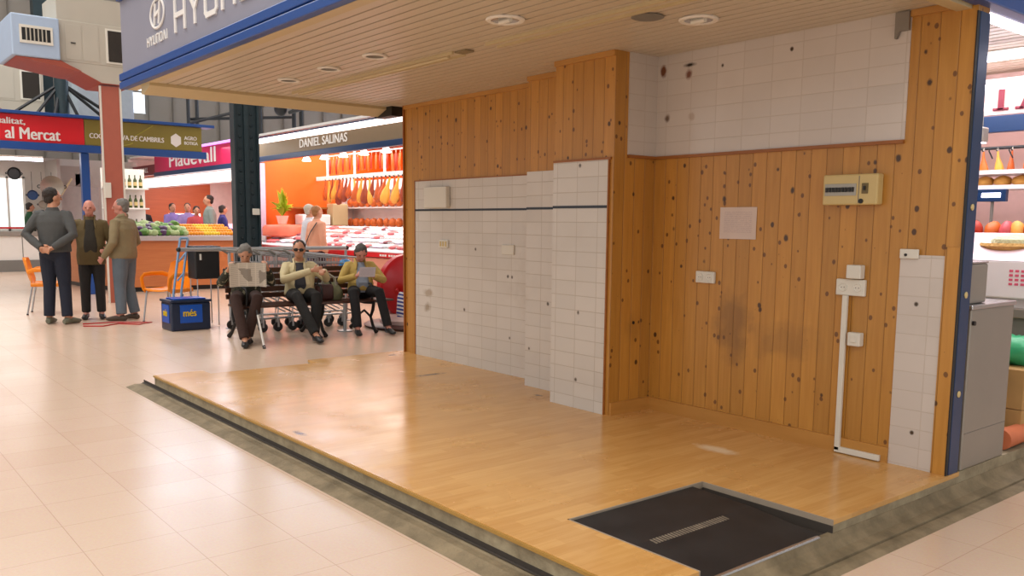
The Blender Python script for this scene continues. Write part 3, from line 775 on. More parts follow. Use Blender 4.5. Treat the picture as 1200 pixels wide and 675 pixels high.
# hasp plate at the top of the narrow tiles
t = empty('hasp_plate', (-2.25, 4.466, 1.235), 0, 'small pale latch plate at the top of the narrow tiled column', 'latch plate')
mb = MB(); mb.box(0, .1, -.012, 0, 0, .05, .004); mb.build('plate', PLASTW, t)
mb = MB(); mb.cyl((.035, -.02, .02), (.035, -.012, .02), .007, seg=10); mb.build('screw', BLACK, t, True)
# fittings on tiles
t = empty('wall_cover', (-6.8, 4.52, 1.53), 0, 'white rectangular cover box high on the left tiled wall above the navy line', 'cover box')
mb = MB(); mb.box(0, .36, -.05, 0, 0, .19, .01); mb.build('cover', PLASTW, t)
t = empty('socket_strip', (-6.6, 4.52, 1.17), 0, 'small white socket pair on the left tiled wall below the navy line', 'socket')
mb = MB(); mb.box(0, .14, -.015, 0, 0, .07, .004); mb.build('plate', PLASTW, t)
mb = MB()
for k in range(3): mb.box(.015 + k * .042, .04 + k * .042, -.018, -.015, .012, .058, .002)
mb.build('outlet', GREY if False else PLASTC, t)
mb = MB(); mb.box(0, .16, -.012, 0, 0, .08, .004)
o = mb.build('blank_plate', PLASTW, None); o.location = (-5.68, 4.52, 1.14); tag(o, 'blank white plate on the left tiled wall near the stepped corner', 'cover plate')
mb = MB(); mb.lathe([(.001, 0), (.011, 0), (.011, .004), (.001, .006)], 12, Matrix.Rotation(PI / 2, 4, 'Y')); o = mb.build('cable_hole', BLACK, None); o.location = (-3.98, 4.3, .74)
tag(o, 'small black cable bung in the yellow pine side of the pillar', 'cable bung')

# black matting in the recess, slightly sloping
t = empty('rubber_mat', (RX0, RY0, 0), 0, 'black ribbed rubber entrance mat sunk in the front of the platform', 'mat')
mb = MB(); mb.prism([(.003, .1085), (.003, .122), (.35, .112), (.7, .078), (.7, .068), (.35, .1)], 1, .01, .83)
def mat_rubber():
    m, nt, b, N, L = new_mat('worn black ribbed rubber')
    tc = N.new('ShaderNodeTexCoord'); pos = tc.outputs['Object']; sp = N.new('ShaderNodeSeparateXYZ'); L.new(pos, sp.inputs[0])
    nz = N.new('ShaderNodeTexNoise'); nz.inputs['Scale'].default_value = 7; nz.inputs['Detail'].default_value = 6; L.new(pos, nz.inputs['Vector'])
    col = nmix(N, L, nz.outputs['Fac'], srgb('#171718'), srgb('#333334'))
    # worn pale dashes
    band = nmath(N, L, 'LESS_THAN', nmath(N, L, 'ABSOLUTE', nmath(N, L, 'SUBTRACT', sp.outputs[0], .37)), .02)
    ln = nmath(N, L, 'MULTIPLY', nmath(N, L, 'GREATER_THAN', sp.outputs[1], .13), nmath(N, L, 'LESS_THAN', sp.outputs[1], .62))
    tick = nmath(N, L, 'GREATER_THAN', nmath(N, L, 'FRACT', nmath(N, L, 'MULTIPLY', sp.outputs[1], 55)), .4)
    n2 = N.new('ShaderNodeTexNoise'); n2.inputs['Scale'].default_value = 30; L.new(pos, n2.inputs['Vector'])
    f = nmath(N, L, 'MULTIPLY', nmath(N, L, 'MULTIPLY', band, ln), nmath(N, L, 'MULTIPLY', tick, nmath(N, L, 'ADD', n2.outputs['Fac'], .1)))
    col = nmix(N, L, f, col, srgb('#a89c88'))
    f2 = nmath(N, L, 'GREATER_THAN', nmath(N, L, 'FRACT', nmath(N, L, 'MULTIPLY', sp.outputs[1], 90)), .5)
    L.new(col, b.inputs['Base Color']); b.inputs['Roughness'].default_value = .5; b.inputs['Specular IOR Level'].default_value = .3
    bp = N.new('ShaderNodeBump'); bp.inputs['Strength'].default_value = .5; bp.inputs['Distance'].default_value = .004
    L.new(f2, bp.inputs['Height']); L.new(bp.outputs['Normal'], b.inputs['Normal'])
    return m
mb.build('mat_surface', mat_rubber(), t)
mb = MB(); mb.tube([(.705, .0, .074), (.705, .81, .074)], [(.013, .007)] * 2, 10, hint=(1, 0, 0)); mb.build('metal_edge', ALU, t, True)
mb = MB(); mb.box(RX0, X1, RY0 - .0, RY0 + .008, .0, HP + .001); mb.box(RX0, X1, RY1 - .008, RY1, .105, HP + .001); mb.box(RX0, RX0 + .008, RY0, RY1, .1, HP + .001)
o = mb.build('trim_15', mat('pale recess edging', '#9c8e7c', .5), None, kind='structure')
mb = MB(); mb.box(RX0 + .01, X1 - .001, RY1 - .009, RY1 - .0005, .0, .104); struct(mb, 'trim_16', DARKGAP)
mb = MB(); mb.box(RX0 + .3, X1 - .02, RY0, RY1, .0005, .06); struct(mb, 'floor_recess', DARKGAP)

# blue steel post with latch keepers
t = empty('shutter_post', (-1.935, 4.46, HP), 0, 'tall dark blue steel shutter post at the end of the pine wall', 'post')
mb = MB(); mb.box(-.05, .0, .147, .147 + .0, 0, 2.31) if False else mb.box(-.008, .0, .025, .13, 0, 2.31, .002); mb.build('post', BLUED, t)
mb = MB(); mb.box(-.009, -.003, .0, .025, 0, 2.31); mb.build('guide_slot', BLACK, t)
for z in (.55, 1.06, 1.5):
    mb = MB(); mb.lathe([(.001, 0), (.016, 0), (.017, .004), (.006, .008), (.001, .008)], 14, Matrix.Translation((0, .075, z - HP)) @ Matrix.Rotation(PI / 2, 4, 'Y')); mb.build('keeper', PLASTC, t, True)
# steel cabinets
t = empty('steel_cabinet', (-1.935, 4.62, HP), 0, 'tall plain grey stainless cabinet side beside the blue post', 'cabinet')
mb = MB(); mb.box(-.75, 0, 0, .53, 0, .85, .006); mb.build('body', STEEL, t)
mb = MB(); mb.box(-.76, .008, -.01, .54, .85, .872, .004); mb.build('top', ALU, t)
mb = MB(); mb.cyl((0, .02, .78), (.014, .02, .78), .012, seg=10); mb.build('knob', BLACK, t, True)
mb = MB(); mb.box(-.0, .0025, .01, .52, .195, .197); mb.build('seam', GREY, t)
t = empty('steel_housing', (-1.97, 4.63, HP + .873), 0, 'grey stainless housing standing on top of the cabinet beside the blue post', 'appliance')
mb = MB(); mb.box(-.4, 0, 0, .24, 0, .21, .012); mb.build('housing', STEEL, t)
mb = MB(); mb.box(-.4, -.0, -.0, .24, .21, .22, .004); mb.build('lid', ALU, t)

# ------------------------------------------------------------------ neighbouring stall behind (seen right of the post)
mb = MB(); mb.box(-4.2, -1.0, 7.62, 7.7, 0.001, 3.2); struct(mb, 'wall_neighbour', mat('pink white wall', '#d8b4ac', .5))
mb = MB()
for k in range(30): mb.box(-4.2, -1.95, 4.72 + k * .096, 4.80 + k * .096, 2.56, 2.57)
struct(mb, 'ceiling_neighbour', SLAT)
for (x, y, z, l, lab, rz) in ((-2.04, 4.75, 2.47, 2.3, 'bright fluorescent tube under the blue side fascia', 1), (-3.3, 6.55, 2.38, 1.9, 'fluorescent tube hung before the neighbouring stall sign board', 0), (-3.3, 5.9, 2.46, 1.9, 'fluorescent tube nearest the ceiling of the neighbouring stall', 0)):
    t = empty('tube_light', (x, y, z), 0, lab, 'tube light')
    mb = MB()
    if rz: mb.box(-.03, .03, 0, l, .02, .05, .004)
    else: mb.box(0, l, -.03, .03, .02, .05, .004)
    mb.build('batten', WHITE, t)
    mb = MB(); mb.tube([(0, 0, 0), (0, l, 0)] if rz else [(0, 0, 0), (l, 0, 0)], .018, 10); mb.build('tube', TUBE, t, True)
t = empty('stall_sign_board', (-3.6, 7.0, 2.24), 0, 'pale pink sign board with maroon serif letters in the neighbouring stall', 'sign')
mb = MB(); mb.box(0, 2.2, 0, .03, 0, .3); mb.build('board', mat('pale pink board', '#e4c4bc', .5), t)
MAR = mat('maroon letters', '#7c1830', .4, var=0)
mb = MB(); zz = .03
for x in (.715,):
    mb.box(x + .035, x + .075, -.012, 0, zz, .22); mb.box(x, x + .11, -.012, 0, zz, zz + .02, .004)
mb.box(.87, .95, -.012, 0, zz, zz + .02, .004); mb.prism([(.9, zz), (.925, zz), (.99, .22), (.97, .22)], 1, -.012, 0)
mb.prism([(1.09, zz), (1.06, zz), (.98, .22), (1.01, .22)], 1, -.012, 0)
mb.build('lettering', MAR, t)
mb = MB(); mb.box(-.1, 2.3, -.03, .04, -.13, -.01, .004); mb.build('blue_rail', BLUED, t)
t = empty('spot_light', (-2.62, 6.2, 2.0), 0, 'grey spotlight on a bent arm in the neighbouring stall', 'light')
mb = MB(); mb.tube([(-.2, 0, .2), (-.05, 0, .2), (0, 0, .17), (0, 0, .06)], .01, 8); mb.build('arm', GREY, t, True)
mb = MB(); mb.box(-.1, .03, -.05, .05, -.03, .07, .01); mb.build('lamp_housing', STEEL, t)
mb = MB(); mb.box(-.09, .02, -.04, .04, -.035, -.03); mb.build('lens', TUBE, t)

HAM = mat('cured ham', '#b5531e', .4, var=.35, scale=9); HAMD = mat('dark cured ham', '#8c3a1e', .4, var=.35, scale=9); FAT = mat('golden ham fat', '#e0a040', .4, var=.2, scale=9)
SAUS = mat('red sausage', '#b03018', .4, var=.3); SAUSO = mat('orange sausage', '#d06a2a', .4, var=.3); CORD = mat('white cord', '#d8d0c0', .7)
CHEESE = mat('golden cheese', '#dca14a', .5, var=.2); MEAT = mat('raw pink meat', '#c85a60', .35, var=.3, scale=12); MEATD = mat('dark red meat', '#7a2838', .35, var=.3); WHT = mat('white tray', '#ece8ea', .4, var=.03)
def ham(loc, rz, tilt, s, mt, label, group, cat='ham'):
    mb = MB(); mb.tube([(0, 0, 0), (0, 0, -.1), (.005, 0, -.2), (.012, 0, -.32), (.02, 0, -.43), (.025, 0, -.52), (.025, 0, -.56)], [(.022, .02), (.028, .024), (.045, .036), (.085, .055), (.105, .065), (.085, .055), (.03, .025)], 12, hint=(1, 0, 0))
    o = mb.build('cured_ham', mt, None, True)
    mb = MB(); mb.tube([(0, 0, .0), (-.015, 0, .05), (0, 0, .085), (.015, 0, .05)], .006, 6, closed=True); mb.build('rope_loop', CORD, o, True)
    mb = MB(); mb.tube([(.0, 0, -.01), (-.015, 0, .015), (-.04, 0, .03)], [.02, .018, .012], 8); mb.build('hoof', BLACK, o, True)
    o.location = loc; o.rotation_euler = (0, tilt, rz); o.scale = (s, s, s)
    return tag(o, label, cat, group)
# neighbour stall goods
t = empty('hanging_rail', (-3.8, 6.95, 1.99), 0, 'dark steel hook rail with cured meat in the neighbouring stall', 'rail')
mb = MB(); mb.tube([(0, 0, 0), (2.0, 0, 0)], .012, 8); mb.build('rail', DMETAL, t, True)
mb = MB()
for k in range(14): mb.tube([(.1 + k * .14, 0, .0), (.1 + k * .14, -.03, -.02), (.13 + k * .14, -.03, -.08)], .005, 6)
mb.build('hook', DMETAL, t, True)
for k in range(14):
    ham((-3.3 + k * .1, 6.93, 1.965), random.uniform(0, 3), random.uniform(-.1, .1), .31, (HAM, SAUSO, FAT)[k % 3], 'short cured ham hanging from the hook rail of the neighbouring stall', 'hams on the neighbouring stall rail')
for z, nm in ((1.79, 'upper'), (1.68, 'lower')):
    mb = MB(); mb.box(-3.8, -1.95, 6.8, 7.1, z, z + .02, .003); mb.box(-3.8, -1.95, 6.79, 6.8, z, z + .03)
    o = mb.build('shelf', WHT, None); tag(o, nm + ' of the two white shelves under the hook rail of the neighbouring stall', 'shelf')
def lump(name, mt, loc, r, rz, label, cat, group=None, seed=0, seg=12):
    mb = MB(); mb.ell((0, 0, 0), r, None, seg, 8)
    rd = random.Random(seed)
    for v in mb.bm.verts: v.co *= 1 + rd.uniform(-.06, .06)
    mb.bm.verts.ensure_lookup_table()
    o = mb.build(name, mt, None, True); o.location = loc; o.rotation_euler = (0, 0, rz)
    return tag(o, label, cat, group)
base = None
for k in range(9):
    if base is None:
        base = o = lump('cheese_loaf', CHEESE, (0, 0, 0), (.06, .07, .042), 0, 'golden rounded loaf on the lower shelf of the neighbouring stall', 'cheese', 'golden loaves on the neighbouring stall shelf')
    else: o = base.copy(); COL.objects.link(o)
    o.location = (-3.25 + k * .125, 6.93, 1.742)
t = empty('price_display', (-2.86, 6.8, 1.59), 0, 'small dark display with a glowing white strip under the neighbouring shelves', 'display')
mb = MB(); mb.box(0, .2, -.03, .02, 0, .09, .004); mb.build('case', BLUED, t)
mb = MB(); mb.box(.035, .165, -.034, -.03, .03, .062); mb.build('screen', TUBE, t)
mb = MB(); mb.tube([(.1, 0, -.35), (.1, 0, 0)], .012, 8); mb.build('stem', GREY, t, True)
# meat counter
t = empty('meat_counter', (-4.0, 5.95, HP), 0, 'white refrigerated meat counter of the neighbouring stall', 'counter')
mb = MB(); mb.box(0, 2.05, 0, .06, .82, 1.06, .01); mb.box(0, 2.05, .06, .9, .72, 1.0); mb.build('body', WHT, t)
mb = MB(); mb.box(0, 2.05, -.01, .9, .7, .76, .006); mb.build('steel_shelf', STEEL, t)
mb = MB(); mb.box(0, 2.05, .02, .08, .08, .7); mb.build('front_panel', GREY, t)
mb = MB(); mb.prism([(.0, 1.06), (.02, 1.06), (.35, 1.22), (.34, 1.235)], 0, 0, 2.05); mb.build('glass', mat('pale glass front', '#e8d4dc', .1, var=0), t)
PR = mat('pink print', '#d85a78', .5, var=0)
mb = MB()
for r in range(4):
    for c in range(4 - (r > 2)): mb.box(1.72 + c * .035, 1.742 + c * .035, -.003, .0, .99 - r * .028, 1.005 - r * .028)
mb.build('printed_list', PR, t)
random.seed(9)
mpx = {}
for k in range(34):
    kd = k % 4
    if kd not in mpx:
        o = lump('meat_piece', (SAUS, SAUSO, MEAT, CHEESE)[kd], (0, 0, 0), (.055, .045, .07), 0, ('deep red', 'orange', 'pink', 'golden')[kd] + ' piece heaped behind the glass of the neighbouring meat counter', 'meat', ('deep red', 'orange', 'pink', 'golden')[kd] + ' pieces heaped in the neighbouring stall', k); mpx[kd] = o
    else: o = mpx[kd].copy(); COL.objects.link(o)
    row = k // 12
    o.location = (-3.2 + (k % 12) * .1 + random.uniform(-.02, .02), 6.5 + row * .07, 1.2 + row * .09); o.rotation_euler = (random.uniform(-.5, .5), random.uniform(-.5, .5), k)
gp = {}
for k in range(8):
    kd = k % 2
    if kd not in gp:
        gp[kd] = o = lump('pepper', (mat('yellow pepper', '#d8b020', .3), mat('leaf green', '#5c8030', .4))[kd], (0, 0, 0), (.025, .022, .045), 0, ('yellow', 'green')[kd] + ' vegetable beside the blue post in the neighbouring stall', 'vegetable', ('yellow', 'green')[kd] + ' vegetables beside the blue post', k)
    else: o = gp[kd].copy(); COL.objects.link(o)
    o.location = (-2.95 + k * .035, 6.3, 1.33 + .03 * (k % 3)); o.rotation_euler = (.3, k, k)
mb = MB(); mb.box(-4.0, -1.97, 6.2, 6.85, 1.1, 1.16, .004); o = mb.build('display_tray', WHT, None); tag(o, 'long white display tray under the heaped meat in the neighbouring stall', 'tray')
t = empty('wicker_basket', (-2.38, 6.25, HP + 1.08), 0, 'shallow straw basket on top of the neighbouring meat counter', 'basket')
mb = MB(); mb.lathe([(.08, 0), (.15, .0), (.2, .07), (.21, .07), (.2, .09), (.19, .07), (.14, .012), (.08, .012)], 24); mb.build('bowl', mat('straw', '#c99e58', .7, var=.25, scale=40, bump=.8), t, True)
lump('lettuce', mat('white green lettuce', '#c8cfa8', .5, var=.3, bump=1), (-2.38, 6.25, HP + 1.17), (.15, .14, .06), 0, 'pale leafy heap in the straw basket', 'lettuce')
# low goods
mb = MB(); mb.box(-3.2, -1.98, 6.1, 6.6, HP, HP + .16, .004)
mb = MB(); mb.ell((0, 0, 0), (.16, .12, .09), None, 16, 10)
rd = random.Random(3)
for v in mb.bm.verts: v.co *= 1 + rd.uniform(-.13, .13)
o = mb.build('plastic_bag', mat('green plastic bag', '#3cb07a', .35, var=.2), None, True); o.location = (-2.12, 5.72, .66); tag(o, 'crumpled green plastic bag on the cardboard boxes by the steel cabinet', 'bag')
CARD = mat('brown cardboard', '#b08a54', .75, var=.12)
for z, h, lab in ((HP, .2, 'open cardboard box under the green bag, lowest of the pile'), (HP + .2005, .24, 'cardboard box right under the green plastic bag')):
    t = empty('cardboard_box', (-2.4, 5.5, z), 0, lab, 'box')
    mb = MB(); mb.box(0, .42, 0, .4, 0, h - .003, .003); mb.build('box', CARD, t)
    mb = MB(); mb.box(.41, .423, .12, .26, h * .55, h * .55 + .03, .004); mb.build('hand_hole', BLACK, t)
mb = MB(); mb.tube([(0, 0, 0), (0, .3, 0)], [.06, .055], 18); o = mb.build('clay_pipe', mat('terracotta', '#c87048', .6), None, True); o.location = (-1.99, 5.25, HP + .061); tag(o, 'terracotta coloured roll lying at the foot of the steel cabinet', 'roll')

# ------------------------------------------------------------------ hall: far stall block with red and olive fascia (faces +x)
FX = -17.4
t = empty('market_sign', (FX, 0, 0), 0, 'red market sign with white words on the far stall block', 'sign')
mb = MB(); mb.box(-.08, 0, -1.5, 4.08, 2.74, 3.2); mb.build('sign_face', RED, t)
text('Qualitat,', .58, .13, (.005, 2.55, 3.01), RX, LETTW, t, bold=.008)
text('al Mercat', .86, .2, (.005, 2.82, 2.78), RX, LETTW, t, bold=.008)
t2 = empty('cooperative_sign', (FX, 0, 0), 0, 'olive green cooperative sign beside the red market sign', 'sign')
mb = MB(); mb.box(-.08, 0, 4.09, 6.22, 2.74, 3.2); mb.build('sign_face', OLIVE, t2)
mb = MB()
pl = mat('lime line on sign', '#a8a03a', .5, var=0)
mb.tube([(.003, 4.7 + .35 * math.cos(q), 3.02 + .25 * math.sin(q)) for q in [PI + k * .25 for k in range(10)] ], .01, 6)
mb.tube([(.003, 5.3 - .15 * k, 3.18 - .1 * k) for k in range(4)], .01, 6); mb.build('curved_line', pl, t2, True)
text('COOPERATIVA DE CAMBRILS', 1.32, .09, (.005, 4.17, 2.87), RX, LETTW, t2, bold=.006)
mb = MB(); mb.prism([(5.72 + .11 * math.cos(q), 2.93 + .13 * math.sin(q)) for q in [PI / 6 + k * PI / 3 for k in range(6)]], 0, 0, .01); mb.build('hexagon_emblem', LETTW, t2)
text('AGRO', .24, .07, (.005, 5.88, 2.95), RX, LETTW, t2, bold=.006); text('BOTIGA', .26, .06, (.005, 5.88, 2.86), RX, LETTW, t2, bold=.006)
t3 = empty('blue_canopy_frame', (FX, 0, 0), 0, 'blue canopy frame holding the red and olive signs', 'canopy')
mb = MB(); mb.box(-.1, .03, -1.5, 6.3, 2.6, 2.735, .008); mb.build('lower_beam', BLUE, t3)
mb = MB(); mb.box(-.3, .1, -1.5, 6.45, 3.205, 3.26, .008); mb.build('upper_beam', BLUE, t3)
mb = MB(); mb.box(-9, -.1, -1.5, 6.25, 3.2, 3.204); mb.build('roof_sheet', GREYPL, t3)
mb = MB(); mb.box(-.18, -.05, 4.02, 4.16, 0, 2.6, .008); mb.build('post', BLUE, t3)
t = empty('tube_light', (FX - .5, 4.3, 2.66), 0, 'long fluorescent tube under the olive sign', 'tube light')
mb = MB(); mb.box(-.04, .04, 0, 1.95, .03, .07, .004); mb.build('batten', WHITE, t)
mb = MB(); mb.tube([(0, 0, 0), (0, 1.95, 0)], .03, 10); mb.build('tube', TUBE, t, True)
t = empty('tube_light', (FX - 3.2, 2.4, 2.62), 0, 'fluorescent tube above the kitchen counter under the red sign', 'tube light')
mb = MB(); mb.box(-.04, .04, 0, 1.6, .03, .07, .004); mb.build('batten', WHITE, t)
mb = MB(); mb.tube([(0, 0, 0), (0, 1.6, 0)], .03, 10); mb.build('tube', TUBE, t, True)
mb = MB(); mb.box(-27.9, -27.7, -1.5, 7.9, 0, 3.1); struct(mb, 'wall_stall_back', mat('pale tiled stall wall', '#b9b0a6', .5, var=.1, scale=2))
mb = MB(); mb.box(-27.68, -26.2, 5.42, 5.5, 0, 3.0); struct(mb, 'partition_wall', mat('grey tiled partition', '#a79f98', .4, var=.1))

# kitchen counter (white panels, red rail)
t = empty('kitchen_counter', (-26, -1.5, 0), 0, 'long white panelled counter with a red rail under the red market sign', 'counter')
mb = MB(); mb.box(-.7, 0, 0, 7.2, .3, .93, .004); mb.build('panel', WHITE, t)
mb = MB(); mb.box(-.7, .05, 0, 7.2, .93, 1.06, .01); mb.build('worktop', STEEL, t)
mb = MB(); mb.box(-.7, .0, 0, 7.2, 1.12, 1.17, .01); mb.build('red_rail', REDD, t)
mb = MB(); mb.box(-.65, .06, 0, 7.2, .0, .3); mb.build('plinth', GREY, t)
mb = MB()
for k in range(9): mb.box(-.01, .005, k * .85, k * .85 + .02, .3, .93)
mb.build('joint', GREY, t)
# lit service window behind
t = empty('lit_window', (-27.68, 3.9, 0), 0, 'bright lit serving window behind the kitchen counter', 'window')
mb = MB(); mb.box(0, .02, 0, .95, 1.1, 2.5); mb.build('window_pane', mat('lit window glass', '#e8f0ec', .3, var=0, emit=1.3), t)
mb = MB()
for y in (0, .55, .95): mb.box(.02, .06, y - .03, y + .03, 1.05, 2.55)
mb.box(.02, .06, -.03, .98, 2.5, 2.56); mb.box(.02, .06, -.03, .98, 1.05, 1.1); mb.build('frame', WHITE, t)
def pan(y, z, r, m_, lab, hx=-24.6):
    t = empty('hanging_pan', (hx, y, z), 0, lab, 'pan', 'pans hanging over the kitchen counter')
    mb = MB(); mb.lathe([(.001, 0), (r * .8, 0), (r, .05), (r * 1.03, .05), (r * .82, -.015), (.001, -.015)], 24, Matrix.Rotation(PI / 2, 4, 'Y')); mb.build('dish', m_, t, True)
    mb = MB()
    for q in (1, -1): mb.torus((0.02, q * r * 1.08, 0), r * .14, .012, 'x', 12, 6)
    mb.tube([(0, 0, r), (0, 0, 2.56 - z)], .006, 6)
    mb.build('handle', DMETAL, t, True)
GREYP = mat('grey enamel pan', '#8f8578', .35, .5)
pan(4.95, 2.2, .27, GREYP, 'largest grey pan hanging over the kitchen counter')
pan(4.12, 2.5, .15, BLACK, 'black round pan hanging at the left frame edge over the kitchen counter')
pan(4.5, 1.98, .12, BLUED, 'small dark blue pan hanging beside the largest grey pan')
pan(4.72, 1.75, .1, GREYP, 'smallest grey pan hanging in front of the lit window')
t = empty('extractor_hood', (-26.6, 5.45, 1.1), 0, 'grey steel hood and shelf unit against the tiled kitchen wall', 'hood')
mb = MB(); mb.prism([(0, 1.2), (.0, 1.75), (.9, 1.75), (.9, 1.5), (.5, 1.2)], 0, -.6, 0); mb.build('hood', STEEL, t)
mb = MB(); mb.box(-.3, -.05, .55, .85, .55, 1.1, .01); mb.box(-.3, -.0, .5, .9, 1.18, 1.55, .01); mb.build('grey_cabinet', GREY, t)
mb = MB(); mb.box(-.25, 0, .1, 1.1, -.02, 1.2, .005); mb.build('splashback', mat('grey tiled splashback', '#a9a29c', .3), t)
t = empty('serving_paddle', (-26.3, 5.35, 1.75), 0, 'long pale wooden paddle hanging diagonally before the steel hood', 'paddle')
mb = MB(); mb.tube([(0, 0, 0), (0, .45, .75)], .025, 8); mb.build('handle', CREAM, t, True)
mb = MB(); mb.tube([(0, -.12, -.22), (0, -.08, -.1), (0, 0, 0)], [(.02, .06), (.02, .11), (.02, .03)], 10, hint=(1, 0, 0)); mb.build('blade', CREAM, t, True)
# bottles on shelf between blue post and red post
t = empty('bottle_rack', (-20.0, 5.05, 1.1), 0, 'pale shelf rack behind the red brown post', 'shelf')
mb = MB()
for z in (0, .52, .95): mb.box(-.3, 0, 0, .9, z, z + .03)
mb.box(-.33, -.3, 0, .9, 0, 1.4); mb.build('shelf', WHITE, t)
bb = None
for z in (.03, .55, .98):
    for k in range(7):
        if bb is None:
            mb = MB(); mb.lathe([(.001, 0), (.035, 0), (.037, .02), (.037, .17), (.014, .22), (.013, .27), (.015, .28), (.001, .28)], 12); bb = o = mb.build('bottle', mat('green glass bottle', '#3c4a1c', .2), None, True)
            mb = MB(); mb.cyl((0, 0, .05), (0, 0, .13), .0385, seg=12); mb.build('label', PLASTC, o)
            tag(o, 'dark green bottle standing in the rack behind the red brown post', 'bottle', 'bottles in the rack')
        else: o = copy_tree(bb)
        o.location = (-20.1, 5.12 + k * .115, 1.1 + z)

mb = MB(); mb.box(-27.69, -26.72, 3.0, 5.4, 0.001, .12); mb.box(-27.69, -20.7, 5.52, 8.8, 0.001, .12); struct(mb, 'floor_stall', GREYPL)
# fruit stall counter
t = empty('fruit_counter', (0, 0, 0), 0, 'long orange beech counter with pale top behind the standing men', 'counter')
cp = [(-17.6, 7.5), (-17.6, 4.75), (-19.0, 4.42), (-20.6, 4.3), (-20.6, 7.5)]
mb = MB(); mb.prism(cp, 2, .09, .99); mb.build('panel', WOODP, t)
mb = MB(); mb.prism([(-17.66, 7.5), (-17.66, 4.8), (-19.0, 4.48), (-20.5, 4.36), (-20.5, 7.5)], 2, 0, .09); mb.build('plinth', BLACK, t)
mb = MB(); mb.prism([(-17.52, 7.55), (-17.52, 4.68), (-19.0, 4.34), (-20.65, 4.2), (-20.65, 7.55)], 2, .99, 1.08); mb.build('worktop', WTOP, t)
FR = [mat('orange fruit', '#f0981c', .4), mat('green leaves', '#5f8a3c', .6, var=.3), mat('pale green cabbage', '#a9bd84', .6, var=.3), mat('purple aubergine', '#4c2c54', .3), mat('red tomato', '#c8301c', .3), mat('yellow lemon', '#f0c832', .4)]
FN = ['orange', 'leafy_green', 'cabbage', 'aubergine', 'tomato', 'lemon']; protos = {}
def fruit(kind, loc, r):
    if kind not in protos:
        mb = MB(); mb.ell((0, 0, 0), (1, 1, .9 if kind in (0, 4, 5) else .75), None, 10, 7)
        rd = random.Random(kind)
        for v in mb.bm.verts: v.co *= 1 + rd.uniform(-.1, .1) * (0 if kind in (0, 4, 5) else 1.5)
        o = mb.build(FN[kind], FR[kind], None, True); protos[kind] = o
        tag(o, ['orange fruit heaped on the fruit counter', 'dark green leafy bunch on the fruit counter', 'pale green cabbage on the fruit counter', 'purple aubergine on the fruit counter', 'red tomato on the fruit counter', 'yellow lemon heaped on the fruit counter'][kind], 'vegetable' if kind in (1, 2, 3, 4) else 'fruit', ['oranges', 'leafy bunches', 'cabbages', 'aubergines', 'tomatoes', 'lemons'][kind] + ' on the fruit counter')
    else: o = protos[kind].copy(); COL.objects.link(o)
    o.location = loc; o.scale = (r, r, r); o.rotation_euler = (0, 0, random.uniform(0, 6))
random.seed(5)
for row in range(4):
    x = -17.85 - row * .22; zb = 1.08 + row * .05
    for k in range(12): kd = random.choice((1, 2, 2, 1, 3)); r = random.uniform(.07, .11); fruit(kd, (x, 5.05 + k * .085 + random.uniform(-.02, .02), zb + r * .7), r)
    for k in range(18): r = .045; fruit((0, 5)[(k // 6) % 2], (x, 6.05 + k * .056, zb + r * .85 + .01), r)
    for k in range(3): r = random.uniform(.05, .07); fruit(random.choice((4, 3, 1)), (x - .05, 7.14 + k * .13, 1.08 + r * .7), r)

# Pladevall stall and ham stall: fascia facing -y at y 7.8
FY = 7.8
t = empty('ham_stall_sign', (0, FY, 0), 0, 'long brown grey sign with white capitals over the ham stall', 'sign')
mb = MB(); mb.box(-18.9, -10.5, 0, .08, 2.78, 3.05); mb.build('sign_face', BROWNS, t)
text('DANIEL SALINAS', 1.95, .16, (-16.32, -.005, 2.85), RY, LETTW, t, bold=.008)
mb = MB(); mb.box(-18.9, -10.5, -.03, .1, 2.67, 2.775, .006); mb.build('blue_rail', BLUED, t)
mb = MB(); mb.box(-18.9, -10.5, -.03, .3, 3.06, 3.155, .006); mb.build('light_band', TUBEW, t)
mb = MB(); mb.box(-18.9, -10.5, -.04, .3, 3.156, 3.18); mb.build('top_rail', BLUED, t)
t = empty('deli_stall_sign', (0, FY, 0), 0, 'raspberry pink sign with white serif style letters left of the dark column', 'sign')
mb = MB(); mb.box(-25.6, -18.95, 0, .08, 2.72, 3.2); mb.build('sign_face', PINK, t)
text('Pladevall', 3.4, .36, (-24.3, -.005, 2.8), RY, LETTW, t, bold=.006)
text('PLADEVALL', 1.4, .14, (-27.6, -.005, 2.74), RY, LETTW, t, name='small_lettering', bold=.006)
mb = MB(); mb.box(-28.3, -25.6, 0, .08, 2.66, 2.95); mb.build('dark_red_board', mat('dark red board', '#7c1420', .4), t)
mb = MB(); mb.box(-25.6, -18.95, -.03, .1, 2.6, 2.715, .006); mb.build('blue_rail', BLUED, t)
mb = MB(); mb.box(-25.6, -18.95, -.05, .1, 3.2, 3.25, .006); mb.build('light_edge', mat('violet lit edge', '#d090f0', .4, var=0, emit=1.5), t)
